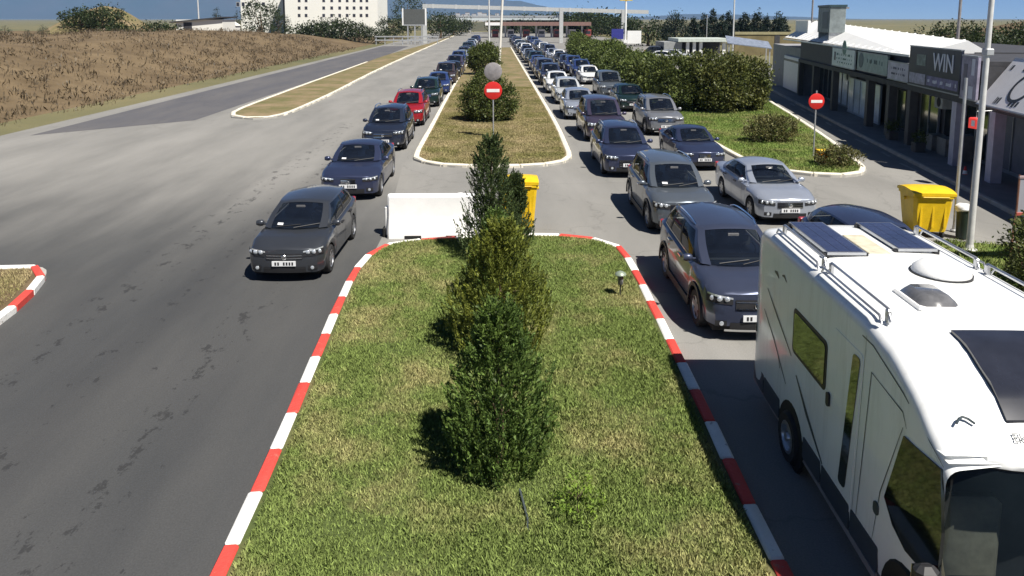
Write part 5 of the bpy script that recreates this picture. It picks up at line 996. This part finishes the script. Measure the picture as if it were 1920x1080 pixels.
o = empty('shop_kerb', SO, SA); kb = kerb('kerb', [sw(-1.02, s_, 0).to_2d() for s_ in np.linspace(-3, 44, 24)], 1.2, .14, .14, [M['concrete']]); bpy.data.objects.remove(o)
# white post at the lane by the shops, seen beyond the lamp post
# ------------------------------------------------------------------ background: left
def far_tree(px, py, Y, h, w, label, kind='oak', group='trees behind the left verge', n=120, per=14, base=0.0, leaf=None):
    p = at(px, py, Y); b = [(0, 0, h * .55, w * .5, w * .5, h * .36), (-w * .2, 0, h * .72, w * .32, w * .32, h * .24), (w * .22, 0, h * .62, w * .33, w * .33, h * .28), (0, 0, h * .35, w * .38, w * .38, h * .22)] if kind != 'pine' else [(0, 0, h * .35, w * .5, w * .5, h * .22), (0, 0, h * .6, w * .36, w * .36, h * .22), (0, 0, h * .82, w * .18, w * .18, h * .2)]
    return plant('tree', (p.x, Y, base), b, label, 'tree', M[kind], n, per, w * .13, leaf or w * .055, group, up=.2 if kind != 'pine' else .5, r=w * .04, nl=3, wr=.6)
wb = empty('office_building', (0, 0, 0)); Yb = 260
def bx_(px0, px1, Y0, dep): return at(px0, 60, Y0).x, at(px1, 60, Y0).x
bw = cm('white_render', (.80, .79, .73), .7, var=.03, vscale=.05); dg = cm('window_dark', (.035, .035, .045), .2, var=.3)
x0, x1 = bx_(536, 709, Yb, 0); wb.location = ((x0 + x1) / 2, Yb, 0); props(wb, 'tall white building with rows of small dark windows at the upper left', 'building'); hw_ = (x1 - x0) / 2
m = MB(); m.box(-hw_, hw_, 0, 24, 0, 26); m.build('wall', bw, wb)
m = MB(); m.box(-hw_ - 21, -hw_ - .05, 18, 34, 0, 17.5); m.build('wing', bw, wb)
m = MB(); m.box(-hw_ - .3, hw_ + .3, -.3, 24.3, 26, 26.6); m.build('cornice', bw, wb)
def wwin(px, py, Y=Yb, wpx=5.5, hpx=6.5, par=wb, yl=-.02):
    p = at(px, py, Y); w, h = wpx / 2 / FPX * Y, hpx / 2 / FPX * Y; e = MB(); lx = p.x - wb.location.x; e.box(lx - w, lx + w, yl - .01, yl + .2, p.z - h, p.z + h); q = e.build('window', cm('window_frame_far', (.55, .53, .50), .5), par); e = MB(); e.box(lx - w * .85, lx + w * .85, yl - .03, yl - .012, p.z - h * .85, p.z + h * .85); e.build('pane', dg, q)
for py in (-12, 1, 15, 29):
    for px in (561, 574, 607, 622, 637, 651, 664, 677, 688): wwin(px, py)
for px in (446, 456, 468, 481, 494): wwin(px * 1.0, 8, Yb + 18, 6, 8, yl=17.97)
m = MB(); m.box(-hw_ - 1.2, -hw_ - .1, 2, 17.9, 0, 24); m.build('stair_tower', cm('tower_dark', (.10, .10, .10), .6), wb)
o = empty('shed', (at(374, 50, 165).x, 165, 0)); props(o, 'low white shed with a dark roof behind the left field', 'shed'); m = MB(); m.box(-5.0, 5, 0, 8, 0, 5.6); m.build('wall', bw, o); m = MB(); m.add([(-6.2, -.6, 4.9), (5.4, -.6, 6.0), (5.4, 8.5, 6.0), (-6.2, 8.5, 4.9), (-6.2, -.6, 5.15), (5.4, -.6, 6.25), (5.4, 8.5, 6.25), (-6.2, 8.5, 5.15)], [(0, 1, 2, 3), (4, 5, 6, 7), (0, 1, 5, 4), (1, 2, 6, 5), (2, 3, 7, 6), (3, 0, 4, 7)]); m.build('roof', DARK, o); m = MB(); m.box(-3.4, -1.6, -.05, .05, 3.2, 5.0); m.build('door', DARK, o)
o = empty('shed', (at(430, 55, 175).x, 175, 0)); props(o, 'tiny white hut left of the trees before the tall white building', 'shed'); m = MB(); m.box(-1.5, 1.5, 0, 3, 0, 4.2); m.add([(-1.7, -.2, 4.2), (1.7, -.2, 4.2), (1.7, 3.2, 4.2), (-1.7, 3.2, 4.2), (0, -.2, 5.3), (0, 3.2, 5.3)], [(0, 1, 4), (2, 3, 5), (1, 2, 5, 4), (3, 0, 4, 5)]); m.build('wall', bw, o); m = MB(); m.box(-.4, .4, -.06, .02, 0, 2.6); m.build('door', DARK, o)
GT = 'trees before the tall white building'
for px, py, Y_, h, w, lb, kd in ((408, 60, 185, 8.5, 3.5, 'slim dark conifer beside the low white shed', 'pine'), (444, 60, 190, 8.0, 2.6, 'narrow dark tree at the left corner of the tall white building', 'pine'), (490, 60, 195, 10.5, 9.5, 'broad olive tree before the left wing of the white building', 'oak'), (523, 62, 190, 7.5, 5, 'small grey-green tree between the wings of the white building', 'oak'), (575, 62, 180, 4.2, 9, 'low round tree before the white facade at its left', 'oak'), (605, 62, 178, 5.4, 8, 'dark tree before the middle of the white facade', 'oak'), (640, 62, 178, 5.6, 9, 'brownish tree before the right part of the white facade', 'oak'), (672, 64, 176, 5.0, 6, 'small tree at the right corner of the white building', 'oak'), (705, 66, 176, 3.4, 6, 'low bush right of the white building', 'oak'), (765, 66, 215, 13.5, 8, 'tall dark green tree behind the grey billboard', 'oak'), (826, 70, 225, 7.5, 10, 'dark green tree right of the left gantry post', 'oak'), (738, 66, 230, 6.5, 9, 'dark tree left of the grey billboard', 'oak'), (850, 68, 260, 6, 12, 'green tree near the road bridge', 'oak')): far_tree(px, py, Y_, h, w, lb, kd, GT, n=150)
GH1 = 'trees on the hillock at the left'
for i, (px, py, Y_, h, w) in enumerate(((150, 40, 128, 3.6, 6), (190, 34, 130, 4.2, 7), (225, 40, 126, 4.2, 6.5), (265, 50, 126, 3.0, 6), (300, 52, 140, 3.0, 7), (330, 55, 140, 2.6, 6))):
    z = max(0, hill1(at(px, py, Y_).x, Y_)) - .3; far_tree(px, py, Y_, h, w, 'bushy tree on the left hillock, %s from the left' % ORD[i], 'oak', GH1, base=z, n=150)
for i, (px, py, Y_, h) in enumerate(((50, 46, 110, 1.2), (80, 44, 118, 1.6), (8, 40, 115, 1.5))): p = at(px, py, Y_); far_tree(px, py, Y_, h, h * 1.2, 'small dark bush on the crest of the left bank, %s from the left' % ORD[(1, 2, 0)[i]], 'pine', 'small bushes on the left bank', base=max(0, bank(p.x, Y_)) - .1, n=50)
# dry scrub along the foot of the bank: one mass
nsc = 5200; X = rng.uniform(-75, -26.5, nsc); Yv = rng.uniform(18, 150, nsc); kp = rng.random(nsc) < np.exp(-((X + 31) / 9.0) ** 2) + .25; X, Yv = X[kp], Yv[kp]; Z = np.array([max(bank(a, b), -.02) for a, b in zip(X, Yv)]); C = np.repeat(np.stack([X, Yv, Z + .18], 1), 9, 0) + rng.normal(size=(len(X) * 9, 3)) * np.array([.3, .3, .14]); D = rng.normal(size=C.shape) * .5; D[:, 2] += 1
ln = rng.uniform(.18, .5, len(C)); props(link('dry_scrub', mesh_np('dry_scrub', leaf_quads(C, D, ln, ln * .25), np.arange(len(C) * 4).reshape(-1, 4), 4), M['drybrush']), 'dry brown scrub covering the bank at the far left', 'scrub', kind='stuff')
# ------------------------------------------------------------------ background: road end
YG = 180.0
def gantry():
    xl, xm, xr = at(797, 70, YG).x, at(1052, 70, YG).x, at(1168, 70, YG).x; o = empty('gantry', ((xl + xm) / 2, YG, 0)); props(o, 'pale steel gantry spanning the whole road in the distance', 'gantry'); c = o.location.x; zt_ = at(900, 11, YG).z; mt = cm('gantry_paint', (.46, .47, .46), .5, var=.1)
    for x, zz in ((xl, zt_ + .4), (xm, zt_ - .4), (xr, zt_ - .9)): m = MB(); m.box(x - c - .45, x - c + .45, -.4, .4, -.05, zz); m.build('post', mt, o)
    m = MB(); m.add([(xl - c - .4, -.3, zt_ - .45), (xr - c + 6, -.3, zt_ - 1.9), (xr - c + 6, .3, zt_ - 1.9), (xl - c - .4, .3, zt_ - .45), (xl - c - .4, -.3, zt_ + .45), (xr - c + 6, -.3, zt_ - 1.0), (xr - c + 6, .3, zt_ - 1.0), (xl - c - .4, .3, zt_ + .45)], [(0, 1, 2, 3), (4, 5, 6, 7), (0, 1, 5, 4), (1, 2, 6, 5), (2, 3, 7, 6), (3, 0, 4, 7)]); m.build('beam', mt, o)
    for k in range(9):
        x = lerp(xl + 2, xr - 2, k / 8); z = zt_ - 1.45 * (x - xl) / (xr + 6 - xl); m = MB(); m.box(x - c - .25, x - c + .25, -.34, .34, z - .52, z + .50); m.build('joint', cm('gantry_joint', (.50, .51, .50), .5), o)
gantry()
p = at(778, 60, 172); o = empty('billboard', (p.x, 172, 0)); props(o, 'blank dark grey billboard in a white frame left of the gantry', 'billboard'); zt_, zb_ = at(778, 17, 172).z, at(778, 46, 172).z; m = MB(); m.box(-2.5, 2.3, -.1, .1, zb_, zt_); m.build('panel', cm('board_dark', (.085, .09, .085), .6, var=.15), o)
for x in (-2.7, 2.5): m = MB(); m.box(x - .15, x + .15, -.18, .18, zb_ - .2, zt_ + .15); m.build('frame_side', M['signwhite'], o)
m = MB(); m.box(-2.5, 2.3, -.18, .18, zb_ - .25, zb_); m.build('frame_bottom', M['steel'], o)
for x in (-1.6, 0, 1.6): m = MB(); m.box(x - .14, x + .14, -.12, .12, -.1, zb_ - .25); m.build('post', M['steel'], o)
o = empty('guard_fence', (at(770, 70, 168).x, 168, 0)); props(o, 'grey rail fence below the billboard', 'fence')
for z in (.9, 1.7): m = MB(); m.box(-8, 6, -.05, .05, z, z + .28); m.build('rail', M['steel'], o)
for k in range(8): m = MB(); m.box(-7.8 + k * 1.95, -7.6 + k * 1.95, .05, .15, 0, 2.0); m.build('post', M['steel'], o)
o = empty('road_bridge', (at(890, 40, 300).x, 300, 0)); props(o, 'low road bridge crossing in the far distance', 'bridge'); z1 = at(890, 33, 300).z; m = MB(); m.box(-17, 34, -4, 4, z1 - 1.0, z1); m.build('deck', cm('bridge_pale', (.50, .55, .56), .6), o)
for x in (-14, -2, 12, 26): m = MB(); m.box(x - .6, x + .6, -2, 2, -.1, z1 - 1.0); m.build('pier', M['concrete'], o)
m = MB(); m.box(-17, 34, -4.1, -3.9, z1, z1 + .8); m.build('parapet', M['steel'], o)
# border booths under a canopy
o = empty('checkpoint', (at(985, 66, 235).x, 235, 0)); props(o, 'distant border checkpoint with red and white canopy', 'checkpoint'); z1 = at(960, 48, 235).z; m = MB(); m.box(-12.5, 20, -5, 5, z1, z1 + 1.1); m.build('canopy', cm('canopy_brown', (.22, .13, .11), .6, var=.3), o)
for k in range(7): x = -11 + k * 4.8; m = MB(); m.box(x - .3, x + .3, -.3, .3, -.05, z1); m.build('column', M['signwhite'], o); m = MB(); m.box(x + .6, x + 2.6, -2, 2, 0, 2.5); b_ = m.build('booth', cm('booth_white', (.62, .58, .58), .5) if k % 2 else cm('booth_red', (.30, .07, .06), .5), o); m = MB(); m.box(x + .8, x + 2.4, -2.03, -2.0, 1.1, 2.0); m.build('window', dg, b_)
m = MB(); m.box(-12.5, -8, -5.1, -5, z1 + .1, z1 + 1.0); m.build('canopy_band', M['signwhite'], o)
p = at(1150, 70, 120); o = empty('petrol_sign', (at(1172, 95, 118).x, 118, 0)); props(o, 'slim pylon with yellow top, blue panel and white panel beside the hedge', 'sign pylon'); m = MB(); m.tube([(0, 0, 0), (0, 0, 9.5)], .16, 8); m.build('pole', M['signwhite'], o); m = MB(); m.box(-1.0, 1.0, -.2, .2, 8.6, 9.5, bev=.05); m.build('yellow_head', M['yellow'], o)
m = MB(); m.box(-2.2, -.3, -.1, .1, 2.6, 4.2); m.build('blue_panel', cm('panel_blue', (.03, .035, .22), .5), o); m = MB(); m.box(.3, 2.5, -.1, .1, 1.9, 3.9, bev=.02); m.build('white_panel', M['signwhite'], o); m = MB(); m.box(-.25, .25, -.25, -.16, 2.0, 2.5); m.build('small_plate', M['signwhite'], o)
# low house with pillars behind the hedge, cars' yard, retaining bank
o = empty('pavilion', (at(1325, 105, 112).x, 112, 0)); props(o, 'low pavilion with white columns and flat roof behind the hedge', 'building'); zz = at(1325, 72, 112).z; m = MB(); m.box(-4.5, 3.4, -.6, 6, zz - .5, zz); m.build('roof', cm('pavilion_roof', (.50, .55, .50), .6), o); m = MB(); m.box(-6.5, -3.8, 0, 6, 0, zz - .55); m.build('wall', cm('pavilion_grey', (.26, .27, .27), .7), o); m = MB(); m.box(-3.7, 3.2, 4, 6, 0, zz - .55); m.build('back_wall', DARK, o)
for x in (-2.9, -1.9, -.9, 2.6): m = MB(); m.box(x - .22, x + .22, 0, .4, 0, zz - .55); m.build('column', M['signwhite'], o)
for i, (px, py, Y_, c, st) in enumerate(((1240, 108, 100, 'white', 'hatch'), (1262, 106, 104, 'pearl', 'estate'), (1225, 100, 112, 'charcoal', 'suv'))): p = gp(px, py); car(st, p.x, Y_, c, '%s car parked in the yard behind the hedge' % ('white' if c == 'white' else 'pale grey' if c == 'pearl' else 'charcoal'), 'cars parked behind the hedge', .9)
o = empty('retaining_wall', (at(1425, 90, 118).x, 118, 0), -.1); props(o, 'ochre earth wall with dark gaps left of the shop roof', 'wall'); m = MB(); m.box(-4, 8, 0, 1, -.1, 3.3); m.build('face', cm('ochre_wall', (.19, .155, .075), .85, var=.3, vscale=.5), o); m = MB(); m.box(-4, 8, -.1, 1.2, 3.3, 3.7); m.build('coping', cm('ochre_top', (.30, .27, .15), .8, var=.2), o); m = MB(); m.box(2.2, 3.0, -.05, 0, .5, 3.2); m.build('gap', DARK, o)
o = empty('shelter', (at(1400, 105, 88).x, 88, 0), -.2); props(o, 'grey-blue slanted shelter roof beside the lamp post behind the bushes', 'shelter'); m = MB(); m.add([(-2.4, -1.5, 2.9), (2.6, -1.5, 2.3), (2.6, 1.5, 3.0), (-2.4, 1.5, 3.7), (-2.4, -1.5, 3.0), (2.6, -1.5, 2.4), (2.6, 1.5, 3.1), (-2.4, 1.5, 3.8)], [(0, 1, 2, 3), (4, 5, 6, 7), (0, 1, 5, 4), (1, 2, 6, 5), (2, 3, 7, 6), (3, 0, 4, 7)]); m.build('roof', cm('shelter_blue', (.18, .21, .27), .5, var=.3), o)
for x in (-2.2, 2.4):
    for y in (-1.3, 1.3): m = MB(); m.box(x - .06, x + .06, y - .06, y + .06, 0, 2.75 if x < 0 else 2.4); m.build('post', M['steel'], o)
GP = 'dark conifers on the right skyline'
for i, px in enumerate((1300, 1318, 1335, 1352, 1366, 1384, 1397, 1418, 1435, 1458, 1468)):
    far_tree(px, 75, 165 + (i % 3) * 6, 5.9 + (i * 37 % 5) * .45, 3.3, 'dark conifer on the right skyline, %s from the left' % ORD[i], 'pine', GP, n=170, per=20, leaf=.34)
far_tree(1265, 80, 150, 7.0, 6.0, 'solitary spreading dark tree on the skyline above the hedge', 'pine', None, n=190, per=18)
far_tree(1215, 82, 160, 5.5, 10, 'low dark tree left of the solitary skyline tree', 'oak', None, n=120)
GW = 'trees on the rise behind the shops'
for i in range(13):
    px = 1738 + i * 17; Y_ = 62 + (i * 29 % 17); p = at(px, 100, Y_); z = max(0, hillR(p.x, Y_)) - .4; far_tree(px, 100, Y_, 4.4 + (i * 53 % 7) * .3, 4.6, 'leafy tree on the rise behind the shops, %s from the left' % ORD[i], 'oak', GW, base=z, n=150)
for i, (px, Y_, h, w) in enumerate(((985, 300, 6, 16), (1030, 310, 7, 20), (1080, 300, 7, 20), (1125, 280, 8, 18), (1100, 240, 6, 12), (945, 320, 6, 14), (1160, 250, 6, 12))): far_tree(px, 60, Y_, h, w, 'dark tree mass beyond the gantry, %s' % ('left of centre', 'behind the checkpoint', 'between the two right gantry posts', 'near the right gantry end', 'low and close to the right gantry post', 'behind the leaning lamp post', 'right beyond the gantry')[i], 'oak', 'trees beyond the gantry', n=170)
for i, (x, y, h, w) in enumerate(((9, -24, 10, 8), (17, -27, 12, 9), (25, -25, 11, 9), (2, -30, 12, 9))):
    plant('tree', (x, y, 0), [(0, 0, h * .55, w * .5, w * .5, h * .36), (-w * .2, 0, h * .75, w * .32, w * .3, h * .22), (w * .2, 0, h * .62, w * .34, w * .3, h * .28)], 'leafy tree behind the camera mirrored in the motorhome windscreen, %s from the left' % ORD[(1, 2, 3, 0)[i]], 'tree', M['oak'], 200, 16, 1.0, .5, 'trees behind the camera', wr=.6, r=.25, nl=3)
# far town on the plain
for i in range(14):
    px = 838 + i * 7 + (i * 13 % 5); h = 9 + (i * 37 % 11); p = at(px, 34, 1500); o = empty('tower_block', (p.x, 1500 + (i * 61 % 200), 0)); props(o, 'pale distant apartment block on the plain, %s from the left' % ORD[i], 'building', 'distant town blocks'); m = MB(); m.box(-4.5, 4.5, 0, 10, -.5, h); m.build('wall', cm('block_pale', (.50, .50, .50), .7, var=.2, vscale=.1), o); m = MB(); m.box(-4.7, 4.7, -.2, 10.2, h, h + .8); m.build('roof', cm('block_roof', (.22, .16, .14), .8), o)
# ------------------------------------------------------------------ haze
m = MB(); m.box(-9900, 9900, -90, 9600, -4, 620); hz_ = m.build('haze', None); hz_.data.materials.clear()
hm = bpy.data.materials.new('haze_air'); hm.use_nodes = True; t = hm.node_tree; t.nodes.remove(t.nodes['Principled BSDF']); pv = t.nodes.new('ShaderNodeVolumePrincipled'); pv.inputs['Color'].default_value = (.28, .52, .98, 1); pv.inputs['Density'].default_value = 8.0e-5; pv.inputs['Anisotropy'].default_value = 0.0
t.links.new(pv.outputs[0], t.nodes['Material Output'].inputs['Volume']); hz_.data.materials.append(hm); props(hz_, kind='stuff', label='pale blue air between the camera and the far mountains', cat='haze')
